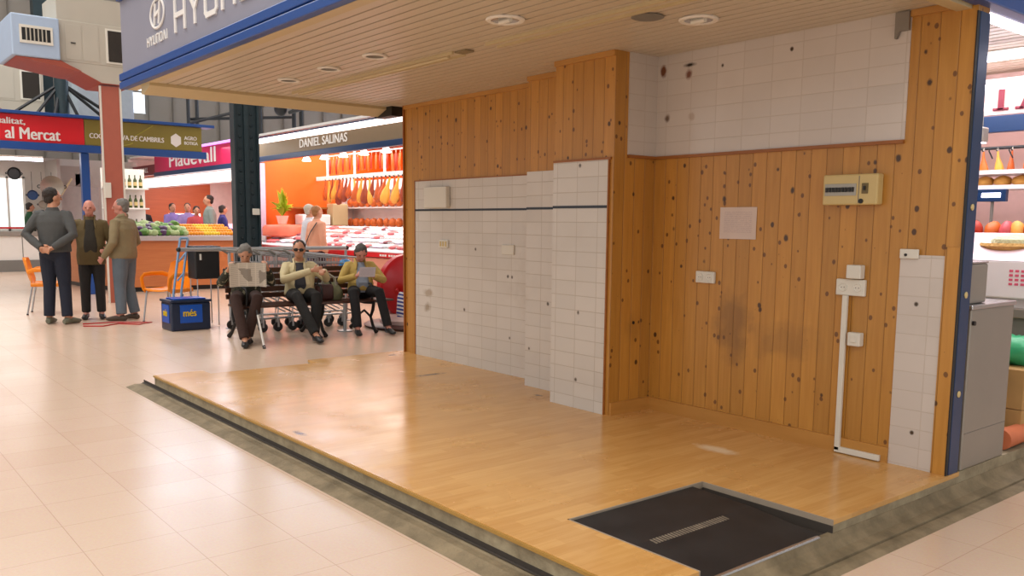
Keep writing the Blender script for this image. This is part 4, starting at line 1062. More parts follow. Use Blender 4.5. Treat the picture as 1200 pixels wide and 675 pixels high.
# ham stall interior
mb = MB(); mb.box(-28.5, -10.5, 11.4, 11.5, 0, 3.25); struct(mb, 'wall_stall_rear', ORWALL)
mb = MB(); mb.box(-28.5, -10.5, 7.95, 11.5, 3.25, 3.3); struct(mb, 'ceiling_stall', WHITE)
mb = MB(); mb.box(-18.75, -18.65, 8.0, 11.4, 0, 3.2); struct(mb, 'partition_stall', ORWALL)
mb = MB(); mb.box(-18.8, -18.5, 7.88, 7.995, 0, 2.66); struct(mb, 'column_stall', mat('lilac white upright', '#dccbe8', .3))
mb = MB(); mb.box(-28.6, -28.5, 7.9, 11.4, 0, 3.24); struct(mb, 'wall_deli_side', mat('pale deli wall', '#d8ccc4', .5))
t = empty('wood_side_panel', (-28.49, 8.3, 0), 0, 'red brown wood panel on the side wall of the pink signed deli stall', 'panel')
mb = MB(); mb.box(0, .03, 0, 2.1, .6, 3.0); mb.build('panel', WOODR, t)
mb = MB(); mb.box(.03, .05, .75, 1.75, 1.38, 1.6); mb.build('white_strip', TUBEW, t)
t = empty('deli_light_canopy', (-27.5, 8.0, 2.3), 0, 'long glowing light canopy under the pink sign', 'light')
mb = MB(); mb.box(0, 8.6, .02, .3, .03, .34, .004); mb.build('frame', WHITE, t)
mb = MB(); mb.box(.03, 8.57, .0, .019, .04, .29); mb.build('diffuser', TUBEW, t)
t = empty('deli_shelf_unit', (-26.0, 10.6, .9), 0, 'white lit deli shelf unit beside the dark column', 'shelf')
mb = MB(); mb.box(0, 3.6, .3, .35, 0, 1.9); mb.build('back', WHT, t)
for z in (.1, .45, .8):
    mb = MB(); mb.box(0, 3.6, 0, .3, z, z + .03); mb.build('shelf', WHT, t)
bb = None
for z in (.13, .48):
    for k in range(14):
        if bb is None:
            bb = o = lump('packaged_meat', MEATD, (0, 0, 0), (.09, .07, .06), 0, 'small dark red meat pack on the white deli shelves', 'meat', 'meat packs on the deli shelves')
        else: o = bb.copy(); COL.objects.link(o)
        o.location = (-25.85 + k * .24, 10.72, .9 + z + .062)
t = empty('deli_counter', (-27.5, 9.0, 0), 0, 'white deli display counter behind the beech fruit counter', 'counter')
mb = MB(); mb.box(0, 6.3, 0, .8, 0, .95, .01); mb.build('body', WHT, t)
mb = MB(); mb.prism([(.0, .95), (.0, 1.0), (.8, 1.3), (.8, .95)], 0, 0, 6.3); mb.build('display', mat('pink lit display', '#e8b0bc', .3, var=.2, scale=4), t)

# ham stall counter
t = empty('ham_counter', (-18.3, FY - .15, 0), 0, 'long white refrigerated counter with a red band in front of the hams', 'counter')
mb = MB(); mb.box(0, 7.8, 0, .3, .05, .78, .01); mb.build('front_panel', mat('salmon front panel', '#d8937c', .35), t)
mb = MB(); mb.box(-.02, 7.82, -.03, .3, .79, .875, .008); mb.build('red_band', RED, t)
mb = MB()
for k in range(9): mb.box(5.35 + k * .08 + (.05 if k > 2 else 0), 5.41 + k * .08 + (.05 if k > 2 else 0), -.034, -.03, .815, .848)
mb.build('small_print', LETTW, t)
mb = MB(); mb.prism([(-.02, .88), (-.02, .9), (1.35, 1.3), (1.35, .3), (.3, .3), (.3, .88)], 0, 0, 7.8); mb.build('display_bed', mat('white display bed', '#f4eef4', .35, var=.03), t)
mb = MB()
for k in range(5): mb.prism([(.1 + k * .25, .945 + k * .073), (.1 + k * .25, .95 + k * .073), (.12 + k * .25, .975 + k * .073), (.12 + k * .25, .95 + k * .073)], 0, .02, 7.78)
mb.build('divider', ALU, t)
mb = MB(); mb.box(-.02, 7.82, .02, .35, 0, .05); mb.build('plinth', BLACK, t)
random.seed(11)
mp = {}
for k in range(90):
    kd = random.choice((0, 0, 1, 2, 2))
    y_ = random.randint(0, 4); x_ = random.uniform(-18.1, -10.7)
    if kd not in mp:
        o = lump('tray_meat', (MEAT, MEATD, mat('pale tray paper', '#d8c8e0', .5))[kd], (0, 0, 0), ((.13, .08, .035), (.1, .07, .03), (.16, .06, .02))[kd], 0, ('pink meat piece lying on the white ham counter display', 'dark red meat piece lying on the white ham counter display', 'pale lilac paper tray lying on the white ham counter display')[kd], ('meat', 'meat', 'tray')[kd], ('pink meat on the ham counter', 'dark meat on the ham counter', 'lilac trays on the ham counter')[kd], k)
        mp[kd] = o
    else: o = mp[kd].copy(); COL.objects.link(o)
    yy = .06 + y_ * .25 + .06
    o.location = (x_, FY - .15 + yy + .03, .9 + (yy + .05) * .292 + .02); o.rotation_euler = (.28, 0, random.uniform(-.3, .3))
t = empty('chopping_block', (-18.05, 8.25, .75), 0, 'salmon coloured round block at the left end of the ham counter', 'block')
mb = MB(); mb.lathe([(.001, .3), (.45, .3), (.5, .34), (.5, .5), (.45, .56), (.001, .58)], 24); mb.build('block', mat('salmon block', '#d86a50', .4), t, True)
# rails with hams
t = empty('ham_rail', (-20.0, 9.3, 2.37), 0, 'long white rail across the ham stall from which hams hang', 'rail')
mb = MB(); mb.box(1.4, 9.3, -.03, .03, -.05, .04, .006); mb.build('rail', WHT, t)
for k in range(6): mb = MB(); mb.box(1.9 + k * 1.25, 1.94 + k * 1.25, -.02, .02, .04, .9); mb.build('hanger', WHT, t)
mb = MB(); mb.tube([(1.6, 0, .48), (9.2, 0, .48)], .014, 8); mb.build('upper_bar', WHT, t, True)
hp = {}
random.seed(3)
for k in range(38):
    kd = (k * 7 + k // 3) % 3
    if kd not in hp:
        hp[kd] = ham((0, 0, 0), 0, 0, 1, (HAM, FAT, HAMD)[kd], ('orange brown', 'golden fatty', 'dark brown')[kd] + ' cured ham hanging from the long white rail', ('orange brown', 'golden', 'dark brown')[kd] + ' hams on the long white rail'); o = hp[kd]
    else: o = copy_tree(hp[kd])
    s_ = random.uniform(.75, 1.0); o.location = (-18.1 + k * .165, 9.26, 2.38 - .085 * s_); o.rotation_euler = (0, random.uniform(-.1, .4), random.uniform(-.6, .8)); o.scale = (s_, s_, s_)
sg = {}
for k in range(44):
    kd = k % 2
    if kd not in sg:
        mb = MB(); mb.tube([(0, 0, 0), (.0, 0, -.03), (.01, 0, -.2), (.0, 0, -.36), (0, 0, -.38)], [.008, .026, .03, .026, .008], 10)
        o = mb.build('hanging_sausage', (SAUS, SAUSO)[kd], None, True); mb = MB(); mb.tube([(0, 0, 0), (0, 0, .07)], .006, 5); mb.build('string', CORD, o)
        tag(o, ('deep red', 'orange')[kd] + ' sausage hanging from the thin upper bar of the ham stall', 'sausage', ('red', 'orange')[kd] + ' sausages on the upper bar'); sg[kd] = o
    else: o = copy_tree(sg[kd])
    o.location = (-17.95 + k * .155 + random.uniform(-.03, .03), 9.3, 2.78); o.rotation_euler = (0, random.uniform(-.08, .08), random.uniform(0, 6)); s_ = random.uniform(.7, 1.0); o.scale = (s_, s_, s_)
# spot lamps in the ham stall
sl = None
for k in range(9):
    if sl is None:
        mb = MB(); mb.lathe([(.03, .1), (.05, .1), (.1, 0), (.09, -.005), (.001, -.005)], 14); o = sl = mb.build('hanging_spot', mat('glowing white spot lamp', '#fff4ec', .4, var=0, emit=4), None, True)
        mb = MB(); mb.tube([(0, 0, .1), (0, 0, .3)], .012, 6); mb.build('stem', WHT, o)
        tag(o, 'glowing white spot lamp over the ham counter', 'lamp', 'spot lamps over the ham counter')
    else: o = copy_tree(sl)
    o.location = (-18.0 + k * .85, 8.75, 2.72)
# white shelf unit with wrapped pieces, right part of the ham stall
t = empty('product_shelf', (-18.6, 9.95, .9), 0, 'white shelf unit with rows of orange packs in the ham stall', 'shelf')
mb = MB(); mb.box(0, 5.2, .25, .3, 0, 1.45); mb.box(-.05, .05, 0, .3, 0, 1.55); mb.build('back', WHT, t)
for z in (.35, .8, 1.2):
    mb = MB(); mb.box(0, 5.2, 0, .25, z, z + .03); mb.build('shelf', WHT, t)
bb = None
for z in (.38, .83):
    for k in range(18):
        if bb is None: bb = o = lump('wrapped_ham', SAUSO, (0, 0, 0), (.1, .07, .1), 0, 'orange wrapped piece on the white shelf unit in the ham stall', 'meat', 'orange packs on the ham stall shelf')
        else: o = bb.copy(); COL.objects.link(o)
        o.location = (-18.4 + k * .27, 10.05, .9 + z + .1); o.rotation_euler = (0, 0, k)
t = empty('wall_shelf', (-18.64, 8.55, 1.68), 0, 'dark narrow wall shelf on the orange back wall', 'shelf')
mb = MB(); mb.box(0, .25, 0, 1.0, 0, .04); mb.build('shelf', EDGE, t)
t = empty('white_machine', (-18.55, 9.4, 1.302), -PI / 2, 'white slicing machine and cases below the dark wall shelf', 'machine')
mb = MB(); mb.box(0, .7, 0, .4, 0, .25, .03); mb.build('body', WHT, t)
mb = MB(); mb.cyl((.35, .05, .36), (.35, .09, .36), .12, seg=24); mb.build('blade', ALU, t, True)
mb = MB(); mb.box(-.45, -.05, .1, .4, 0, .5, .02); mb.build('cream_case', CREAM, t)
mb = MB(); mb.box(.25, .4, .1, .3, .25, .42, .02); mb.build('arm', WHT, t)
# potted plant
t = empty('potted_plant', (-18.15, 8.22, 1.331), 0, 'leafy green plant in a pink white pot against the orange wall', 'plant')
mb = MB(); mb.lathe([(.001, 0), (.09, 0), (.13, .16), (.14, .18), (.11, .17), (.001, .15)], 18); mb.build('pot', mat('pink white pot', '#e8c4b8', .4), t, True)
mb = MB(); random.seed(2)
for k in range(90):
    a = random.uniform(0, 6.28); el = random.uniform(.3, 1.5); L_ = random.uniform(.25, .55)
    p0 = V((0, 0, .16)); p2 = p0 + V((math.cos(a) * math.cos(el) * L_ * .6, math.sin(a) * math.cos(el) * L_ * .6, math.sin(el) * L_ * 1.2)); p1 = (p0 + p2) / 2 + V((0, 0, .1))
    mb.tube([p0, p1, p2], [(.006, .004), (.06, .006), (.004, .003)], 6)
mb.build('foliage', mat('yellow green leaves', '#a8b428', .5, var=.3), t, True)

# ------------------------------------------------------------------ hall structure: columns, duct units, trusses
t = empty('steel_column', (-12.23, 4.99, 0), math.radians(-8), 'thick dark green riveted steel column behind the benches', 'column')
mb = MB(); mb.box(-.05, .05, -.17, .17, 0, 9, 0); mb.box(-.12, .12, -.175, -.15, 0, 9); mb.box(-.12, .12, .15, .175, 0, 9); mb.box(.05, .1, -.03, .03, 0, 9); mb.build('shaft', DGREEN, t)
mb = MB()
for k in range(42):
    for y in (-.08, .08): mb.ell((.052, y, .5 + k * .16), (.014, .02, .02), None, 8, 5)
mb.build('rivet', DGREEN, t, True)
mb = MB(); mb.box(.12, .16, .05, .15, 1.48, 1.57, .006); mb.build('switch_plate', PLASTW, t)
t = empty('steel_column', (-27.4, 5.45, 3.3), 0, 'dark green column rising behind the duct unit at far left', 'column')
mb = MB(); mb.box(-.2, .2, -.2, .2, 0, 7.6); mb.build('shaft', DGREEN, t)
t = empty('strut_frame', (-23.5, 5.05, 3.3), 0, 'dark spider-like strut frame standing on the canopy roof', 'strut frame')
mb = MB(); mb.cyl((0, 0, 0), (0, 0, 1.45), .16); mb.build('mast', DGREEN, t, True)
for dx, dy in ((0, -1.8), (.2, -1.0), (.2, 1.6), (.1, 2.2), (.4, .5), (.3, -.35)):
    mb = MB(); mb.tube([(0, 0, 1.35), (dx, dy, .0)], .04, 6); mb.build('strut', DMETAL, t, True)
t = empty('strut_frame', (-24.0, 9.3, 3.4), 0, 'dark roof bracing bars behind the brown and pink signs', 'strut frame')
for a, b in (((0, -1.0, .7), (.0, 2.0, 1.0)), ((0, -1.0, .6), (4.0, 2.0, 1.55)), ((4, 0, 1.0), (9, 1.0, 1.75)), ((4, 0, .6), (9, 1, 1.1))):
    mb = MB(); mb.tube([a, b], .045, 6); mb.build('bar', DMETAL, t, True)
for x, y in ((-2.2, -.3), (-1.9, -.15), (1.8, .2), (3.6, .3), (3.9, .35)):
    mb = MB(); mb.tube([(x, y, -.1), (x, y, 6)], .05, 6); mb.build('upright', DMETAL, t, True)
mb = MB(); mb.ell((3.5, 0, .75), (.16, .16, .2)); mb.build('horn', BLACK, t, True)
mb = MB()
for k in range(30): mb.box(-30.68, -30.62, -2 + k * .8, -1.97 + k * .8, 3, 10)
struct(mb, 'wall_left_joints', mat('grey wall joints', '#6f685e', .7))
mb = MB()
for k in range(24): mb.box(-30 + k * .8, -29.97 + k * .8, 21.62, 21.69, 3, 10)
struct(mb, 'wall_back_joints', mat('grey wall joints back', '#6f685e', .7))
t = empty('high_window', (-30.6, 8.2, 4.9), 0, 'small bright high window in the grey hall wall behind the olive sign', 'window')
mb = MB(); mb.box(0, .05, 0, .9, 0, 1.4); mb.build('window_pane', mat('daylit pane', '#e4ecf4', .3, var=0, emit=1.6), t)
mb = MB()
for y in (0, .45, .9): mb.box(.05, .08, y - .03, y + .03, 0, 1.4)
mb.box(.05, .08, 0, .9, 1.38, 1.44); mb.box(.05, .08, 0, .9, .66, .72); mb.build('frame', GREY, t)
DAY = mat('bright daylit glazing', '#d4e0f6', .3, var=0, emit=6.0)
for k in range(5):
    t = empty('clerestory_window', (-30.69, 8.6 + k * 2.6, 5.6), 0, 'tall daylit clerestory window high on the far end wall of the hall', 'window', 'clerestory windows of the far end wall')
    mb = MB(); mb.box(0, .03, 0, 2.4, 0, 4.0); mb.build('glazing', DAY, t)
    mb = MB(); mb.box(.03, .09, 0, 2.4, -.05, .05); mb.box(.03, .09, 0, 2.4, 3.95, 4.05); mb.box(.03, .09, -.03, .05, 0, 4); mb.box(.03, .09, 2.35, 2.43, 0, 4); mb.box(.03, .08, 1.17, 1.23, 0, 4); mb.box(.03, .08, 0, 2.4, 1.97, 2.03); mb.build('frame', GREY, t)
for k in range(6):
    t = empty('clerestory_window', (-29.5 + k * 3.0, 21.66, 6.3), -PI / 2, 'broad daylit clerestory window high on the long back wall of the hall', 'window', 'clerestory windows of the long back wall')
    mb = MB(); mb.box(-.0, .03, -2.7, 0, 0, 3.4); mb.build('glazing', DAY, t)
    mb = MB(); mb.box(.03, .09, -2.7, 0, -.05, .05); mb.box(.03, .09, -2.7, 0, 3.35, 3.45); mb.box(.03, .09, -2.73, -2.65, 0, 3.4); mb.box(.03, .09, -.05, .03, 0, 3.4); mb.box(.03, .08, -1.38, -1.32, 0, 3.4); mb.build('frame', GREY, t)
t = empty('pale_duct', (-25.2, 6.3, 3.205), 0, 'large pale blue grey ventilation drum on the stall roof behind the red post', 'duct')
mb = MB(); mb.box(-.6, .6, -.75, .75, 0, 2.4, .12); mb.build('drum', mat('blue grey duct', '#9aa6ae', .5), t)

# red brown post with cooling unit on top
t = empty('cooling_post', (-15.5, 4.06, 0), 0, 'red brown square post with white edges carrying the cooling unit', 'post')
mb = MB(); mb.box(-.15, 0, -.14, .14, 0, 3.56); mb.build('post', POSTR, t)
mb = MB(); mb.box(-.01, .012, -.17, -.14, 0, 3.56); mb.box(-.01, .012, .14, .17, 0, 3.56); mb.build('edge_strip', PLASTW, t)
mb = MB(); mb.box(.0, .05, -.16, -.06, 1.75, 2.0, .006); mb.build('control_box', PLASTW, t)
def ac_unit(loc, s, label, full=True):
    t = empty('cooling_unit', loc, 0, label, 'cooling unit')
    t.scale = (s, s, s)
    # x = depth (front at 0), y = width, z up
    mb = MB(); mb.box(-1.0, 0, 0, 1.1, -.02, .62, .01); mb.build('body', ACW, t)
    mb = MB(); mb.prism([(0, .62), (1.1, .62), (1.1, 1.02), (0, 1.02), ], 0, -1.0, -.02); mb.build('upper_duct', ACW, t)
    mb = MB(); mb.prism([(0, -.02), (.25, -.02), (1.1, -.02), (1.1, -.3), (.62, -.3), ], 0, -1.0, -.005); mb.build('hopper', ACW, t)
    mb = MB(); mb.prism([(0.0, -.02), (.61, -.31), (1.1, -.31), (1.1, -.3), (.62, -.3), (0, -.0), ], 0, -1.0, .0); mb.build('red_underside', ACR, t)
    mb = MB(); mb.box(-1.0, .12, -.67, 0, -.03, .6, .02); mb.build('outlet_box', ACB, t)
    mb = MB(); mb.prism([(-.62, -.035), (0, -.035), (.3, -.16), (.2, -.16)], 0, -1.0, .1); mb.build('outlet_underside', ACR, t)
    f = empty('louvre_grille', (.12, -.56, .17)); f.parent = t
    mb = MB(); mb.box(0, .02, 0, .46, 0, .04); mb.box(0, .02, 0, .46, .23, .27); mb.box(0, .02, 0, .03, .04, .23); mb.box(0, .02, .43, .46, .04, .23); mb.build('frame', PLASTW, f)
    mb = MB(); mb.box(.0, .004, .03, .43, .04, .23); mb.build('opening', BLACK, f)
    mb = MB()
    for k in range(6): mb.box(.004, .03, .085 + k * .055, .1 + k * .055, .04, .23)
    mb.build('blade', ACW, f)
    mb = MB(); mb.box(0, .015, .7, 1.05, .02, .57, .004); mb.build('filter_frame', PLASTW, t)
    mb = MB(); mb.box(.015, .02, .735, 1.03, .05, .54); mb.build('filter', mat('dark brown filter mesh', '#2c2620', .8), t)
    mb = MB()
    for y0, y1 in ((.1, .34), (.36, .6)): mb.box(0, .006, y0, y1, .02, .56, .002)
    mb.build('access_panel', ACW, t)
    mb = MB(); mb.box(.006, .02, .18, .25, .27, .285); mb.build('handle', BLACK, t)
    return t
ac_unit((-15.45, 3.31, 3.9), 1.0, 'off white boxy cooling unit with a pale blue louvred outlet on the red post')
ac_unit((-25.6, 3.6, 4.4), 1.35, 'second off white cooling unit partly hidden behind the front one at far left')

# ------------------------------------------------------------------ waiting area
IRON = mat('black cast iron', '#1c1a1a', .5, metal=.3, var=.1)
SLATW = mat_woodpanel('dark brown bench slats', '#3a2218', '#54301f', 0)
BX, BY0, BY1 = -9.98, 3.82, 5.82
t = empty('slatted_bench', (BX, BY0, 0), 0, 'long bench with dark brown slats and cast iron legs in the waiting area', 'bench')
L_ = BY1 - BY0
for k in range(6):
    mb = MB(); mb.box(-.02 + k * .078, .042 + k * .078, 0, L_, .395, .42, .006); mb.build('seat_slat', SLATW, t)
for k in range(5):
    z = .47 + k * .075; x = -.07 - k * .018
    mb = MB(); mb.box(x - .012, x + .012, 0, L_, z, z + .06, .006); mb.build('back_slat', SLATW, t)
for y in (.06, L_ * .5, L_ - .3):
    mb = MB()
    mb.tube([(.44, y, .39), (.42, y, .3), (.36, y, .2), (.42, y, .08), (.5, y, .02)], [.02, .022, .018, .02, .028], 8)
    mb.tube([(-.02, y, .39), (-.02, y, .28), (.03, y, .18), (-.06, y, .08), (-.16, y, .02)], [.02, .022, .018, .02, .028], 8)
    mb.tube([(.44, y, .385), (.2, y, .37), (-.05, y, .385), (-.09, y, .5), (-.16, y, .84)], [.018] * 5, 8)
    mb.tube([(.36, y, .2), (.2, y, .27), (.03, y, .19)], .014, 8)
    mb.tube([(-.1, y, .62), (.1, y, .64), (.38, y, .62), (.42, y, .57), (.4, y, .4)], .014, 8)
    mb.build('iron_frame', IRON, t, True)
mb = MB(); mb.cyl((.05, 1.5, 0.012), (.05, 1.5, .39), .022); mb.lathe([(.001, 0), (.1, 0), (.1, .012), (.03, .02), (.001, .02)], 24, Matrix.Translation((.05, 1.5, 0))); mb.build('pedestal', CHROME, t, True)

def Jsit(s, seat=.43, lean=-.04, headf=.03, hdz=None, kn=.42, R=(.62, .12), Lg=(.5, .12), knx=.13, look=(0, 1, -.3), **k):
    p = seat + .09; c = p + .37 * s * .95; hz = (hdz if hdz else c + .19 * s)
    J = dict(pel=(0, 0, p), ch=(0, lean, c), nk=(0, lean + .015, c + .07 * s), hd=(0, headf, hz), look=look, up=(0, .25, 1))
    for n, sg, (fy, fx) in (('R', 1, R), ('L', -1, Lg)):
        J['sh' + n] = (sg * .165 * s, lean, c); J['hip' + n] = (sg * .085, .02, p - .01)
        J['kn' + n] = (sg * knx, kn, p + .01); J['an' + n] = (sg * fx if isinstance(fx, float) else fx, fy, .085 * s); J['toe' + n] = (J['an' + n][0] * 1.05, fy + .14, .035)
        J['el' + n] = (sg * .24, .03, c - .24 * s); J['wr' + n] = (sg * .2, .27, c - .2 * s)
        J['hand' + n] = ((0, 1, .1), (0, 0, 1), .6)
    J.update(k)
    return {q: (tuple(a / s for a in v) if q not in ('look', 'up') and not q.startswith('hand') else v) for q, v in J.items()}
def lw(rz, x, y, z=0):  # world direction to the person's own frame
    return (math.cos(rz) * x + math.sin(rz) * y, -math.sin(rz) * x + math.cos(rz) * y, z)

# standing men
r1 = face(-.8, .6)
person((-12.75, 2.56, 0), r1, 'man in grey sweater and navy trousers standing with hands clasped behind his back',
       J_stand(look=lw(r1, -.3, 1, -.02), elR=(.29, -.11, 1.13), elL=(-.29, -.11, 1.13), wrR=(.06, -.2, .96), wrL=(-.05, -.215, .955), handR=((-1, -.15, -.25), (0, -1, 0), .5), handL=((1, -.1, -.3), (0, -1, 0), .5),
               anR=(.13, -.03, .085), anL=(-.11, .0, .085), toeR=(.18, .15, .03), toeL=(-.14, .17, .03)),
       s=1.055, top=(cloth('grey knitted sweater', '#4b4c4b'), 1), bottom=cloth('navy trousers', '#1a2030'), shoes=mat('olive grey shoe', '#6a6a58', .6), hair=('full', HAIRD), bulk=1.1, belly=.03, legbulk=1.05, hem=.02)
r2 = face(.95, -.25)
person((-13.15, 3.1, 0), r2, 'bald elderly man in olive brown jacket facing the camera between two men',
       J_stand(look=(.1, 1, -.05), elR=(.3, .02, 1.1), wrR=(.36, .2, .93), handR=((.5, .6, -.5), (-1, 0, 0), .5), elL=(-.27, .0, 1.1), wrL=(-.2, .22, .98), handL=((.2, 1, 0), (1, 0, 0), .6)),
       s=.975, skin=SKINP, top=(cloth('olive brown jacket', '#5f5030'), 1), bottom=cloth('charcoal trousers', '#262322'), shoes=BLACK, hair=('bald', HAIRG), bulk=1.1, belly=.05, shirt=cloth('dark brown pullover', '#2f2a22'), collar=cloth('olive collar', '#6e5e3a'), hem=.3, shw=1.3)
r3 = face(-.75, -.62)
person((-12.72, 3.42, 0), r3, 'elderly man in beige zip jacket and grey jeans seen from behind',
       J_stand(look=lw(r3, -.45, -.9, -.05), elR=(.28, -.02, 1.1), wrR=(.2, .2, .93), elL=(-.28, -.04, 1.1), wrL=(-.23, .17, .88), handR=((-.1, .8, -.6), (-1, 0, 0), .7), handL=((.1, .8, -.6), (1, 0, 0), .7),
               anR=(.14, -.04, .085), anL=(-.14, -.02, .085), toeR=(.2, .13, .03), toeL=(-.18, .15, .03)),
       s=.985, skin=SKINP, top=(cloth('beige zip jacket', '#857657'), 1), bottom=cloth('grey blue jeans', '#5f6a74'), shoes=mat('brown grey shoe', '#4a3c30', .6), hair=('full', HAIRG), bulk=1.17, belly=.04, legbulk=1.15, hem=.1, collar=cloth('beige collar', '#8c7d5e'))

# seated people
def cam_plus(mt): return mt
def mat_pattern(name, a, c, d_, sc=14):
    m, nt, b, N, L = new_mat(name)
    tc = N.new('ShaderNodeTexCoord'); vo = N.new('ShaderNodeTexNoise'); vo.inputs['Scale'].default_value = sc; vo.inputs['Detail'].default_value = 2; L.new(tc.outputs['Object'], vo.inputs['Vector'])
    cr = N.new('ShaderNodeValToRGB'); cr.color_ramp.interpolation = 'CONSTANT'
    e = cr.color_ramp.elements; e[0].color = srgb(a); e[1].position = .5; e[1].color = srgb(c)
    q = e.new(.6); q.color = srgb(d_)
    L.new(vo.outputs['Fac'], cr.inputs[0]); L.new(cr.outputs[0], b.inputs['Base Color']); b.inputs['Roughness'].default_value = .85
    return m
r4 = face(.93, -.37)
s4 = .9
P4 = V((-9.83, 3.98, 0))
person(P4, r4, 'grey haired person in dark patterned top and brown trousers reading a newspaper on the bench',
       Jsit(s4, look=(0, 1, -.45), R=(.62, .03), Lg=(.42, .0), kn=.4, knx=.12, wrR=(.19, .33, .84), wrL=(-.24, .3, .85), elR=(.28, .1, .68), elL=(-.29, .08, .68), handR=((-.2, .4, 1), (-1, 0, 0), .6), handL=((.2, .4, 1), (1, 0, 0), .6), headf=.05),
       s=s4, top=(mat_pattern('dark green patterned blouse', '#26281f', '#3a3a2c', '#a09a80', 16), 1), bottom=cloth('brown trousers', '#37221b'), shoes=BLACK, hair=('bob', HAIRG), bulk=1.12, belly=.05, hem=.1)
r5 = face(.93, -.37)
s5 = .93
P5 = V((-9.84, 4.66, 0))
person(P5, r5, 'seated man in cream jacket and sunglasses with his hands joined at his side',
       Jsit(s5, look=(.12, 1, -.08), kn=.38, hdz=1.05, R=(.74, -.06), Lg=(.5, .18), knx=.12, knR=(.06, .42, .52), knL=(-.17, .38, .52), wrR=(-.14, .3, .82), wrL=(-.27, .27, .81), elR=(.2, .2, .7), elL=(-.32, .06, .7),
            handR=((-1, .2, .15), (0, -1, 0), .6), handL=((.4, 1, .0), (0, 0, -1), .8), anR=(-.13, .72, .09), toeR=(-.17, .86, .035), anL=(-.14, .45, .09), toeL=(-.18, .58, .035)),
       s=s5, top=(cloth('cream jacket', '#c9bb92', .08), 1), bottom=cloth('black trousers', '#191816'), shoes=BLACK, hair=('full', HAIRD), bulk=1.15, belly=.05, shirt=cloth('dark striped shirt', '#34343a'), collar=cloth('cream collar', '#d0c39c'), hem=.06, glasses=True, shw=1.15)
r6 = face(.95, -.3)
s6 = .9
P6 = V((-9.84, 5.5, 0))
person(P6, r6, 'seated woman in yellow jacket and black trousers reading a small sheet of paper',
       Jsit(s6, look=(0, 1, -.6), hdz=1.0, kn=.38, knx=.16, R=(.5, .17), Lg=(.52, .25), anR=(.15, .54, .09), toeR=(.16, .68, .035), anL=(-.24, .5, .09), toeL=(-.27, .64, .035), wrR=(.1, .3, .73), wrL=(-.1, .3, .72), elR=(.27, .12, .66), elL=(-.27, .12, .66),
            handR=((-.5, .6, .4), (-1, 0, 0), .7), handL=((.5, .6, .4), (1, 0, 0), .7), headf=.06),
       s=s6, skin=SKINP, top=(cloth('mustard yellow jacket', '#b59a52', .1), 1), bottom=cloth('black trousers woman', '#141214'), shoes=BLACK, hair=('bob', mat('dark grey hair', '#4c4844', .7, var=.2, scale=40)), bulk=1.08, belly=.05, shirt=cloth('blue grey blouse', '#868f9c'), collar=cloth('mustard collar', '#b89c56'), hem=.04, shw=1.35)

def at(P, r, x, y, z): return V((P.x + math.cos(r) * x - math.sin(r) * y, P.y + math.sin(r) * x + math.cos(r) * y, z))
def news_mat():
    m, nt, b, N, L = new_mat('newspaper page')
    tc = N.new('ShaderNodeTexCoord'); sp = N.new('ShaderNodeSeparateXYZ'); L.new(tc.outputs['Object'], sp.inputs[0])
    ln = nmath(N, L, 'GREATER_THAN', nmath(N, L, 'FRACT', nmath(N, L, 'MULTIPLY', sp.outputs[2], 60)), .55)
    colm = nmath(N, L, 'GREATER_THAN', nmath(N, L, 'FRACT', nmath(N, L, 'MULTIPLY', sp.outputs[0], 11)), .14)
    vo = N.new('ShaderNodeTexVoronoi'); vo.distance = 'CHEBYCHEV'; vo.inputs['Scale'].default_value = 8; L.new(tc.outputs['Object'], vo.inputs['Vector'])
    ps = nmath(N, L, 'GREATER_THAN', vo.outputs['Color'], .62)
    f = nmath(N, L, 'MAXIMUM', nmath(N, L, 'MULTIPLY', nmath(N, L, 'MULTIPLY', ln, colm), .35), nmath(N, L, 'MULTIPLY', ps, .6))
    L.new(nmix(N, L, f, srgb('#cfc8ba'), srgb('#4c443e')), b.inputs['Base Color']); b.inputs['Roughness'].default_value = .8
    return m
t = empty('newspaper', at(P4, r4, -.02, .4, .66), r4, 'open newspaper held up by the person at the left end of the bench', 'newspaper')
NM = news_mat()
for sg in (1, -1):
    mb = MB(); g = []
    for i in range(7):
        u = i / 6
        g.append([mb.bm.verts.new((sg * u * .2, .06 * u * u - .03 * u, k * .28 / 5 + .0)) for k in range(6)])
    for i in range(6):
        for k in range(5): mb.bm.faces.new((g[i][k], g[i + 1][k], g[i + 1][k + 1], g[i][k + 1]))
    ex_ = bmesh.ops.extrude_face_region(mb.bm, geom=list(mb.bm.faces))
    for v in ex_['geom']:
        if isinstance(v, bmesh.types.BMVert): v.co.y += .002
    o = mb.build('page', NM, t, True); o.rotation_euler = (-.25, 0, 0)
mb = MB(); mb.box(-.1, .1, 0, .0015, 0, .14); o = mb.build('letter_sheet', paper_mat('pale letter', '#c6c2cc', '#8c8c98', 14), None); o.location = at(P6, r6, .0, .4, .72); o.rotation_euler = (-.5, 0, r6)
tag(o, 'small pale sheet of paper in the hands of the woman in yellow', 'paper')
t = empty('walking_cane', at(P4, r4, -.17, .8, 0), 0, 'white tipped walking cane leaning by the newspaper reader', 'cane')
mb = MB(); mb.tube([(0, 0, .012), (-.3, .06, .34)], .012, 8); mb.build('lower_shaft', WHITE, t, True)
mb = MB(); mb.tube([(-.3, .06, .34), (-.46, .09, .5), (-.5, .1, .53), (-.53, .1, .5)], .012, 8); mb.build('upper_shaft', BLACK, t, True)
mb = MB(); mb.cyl((0, 0, 0), (-.02, .004, .03), .017); mb.build('rubber_foot', BLACK, t, True)
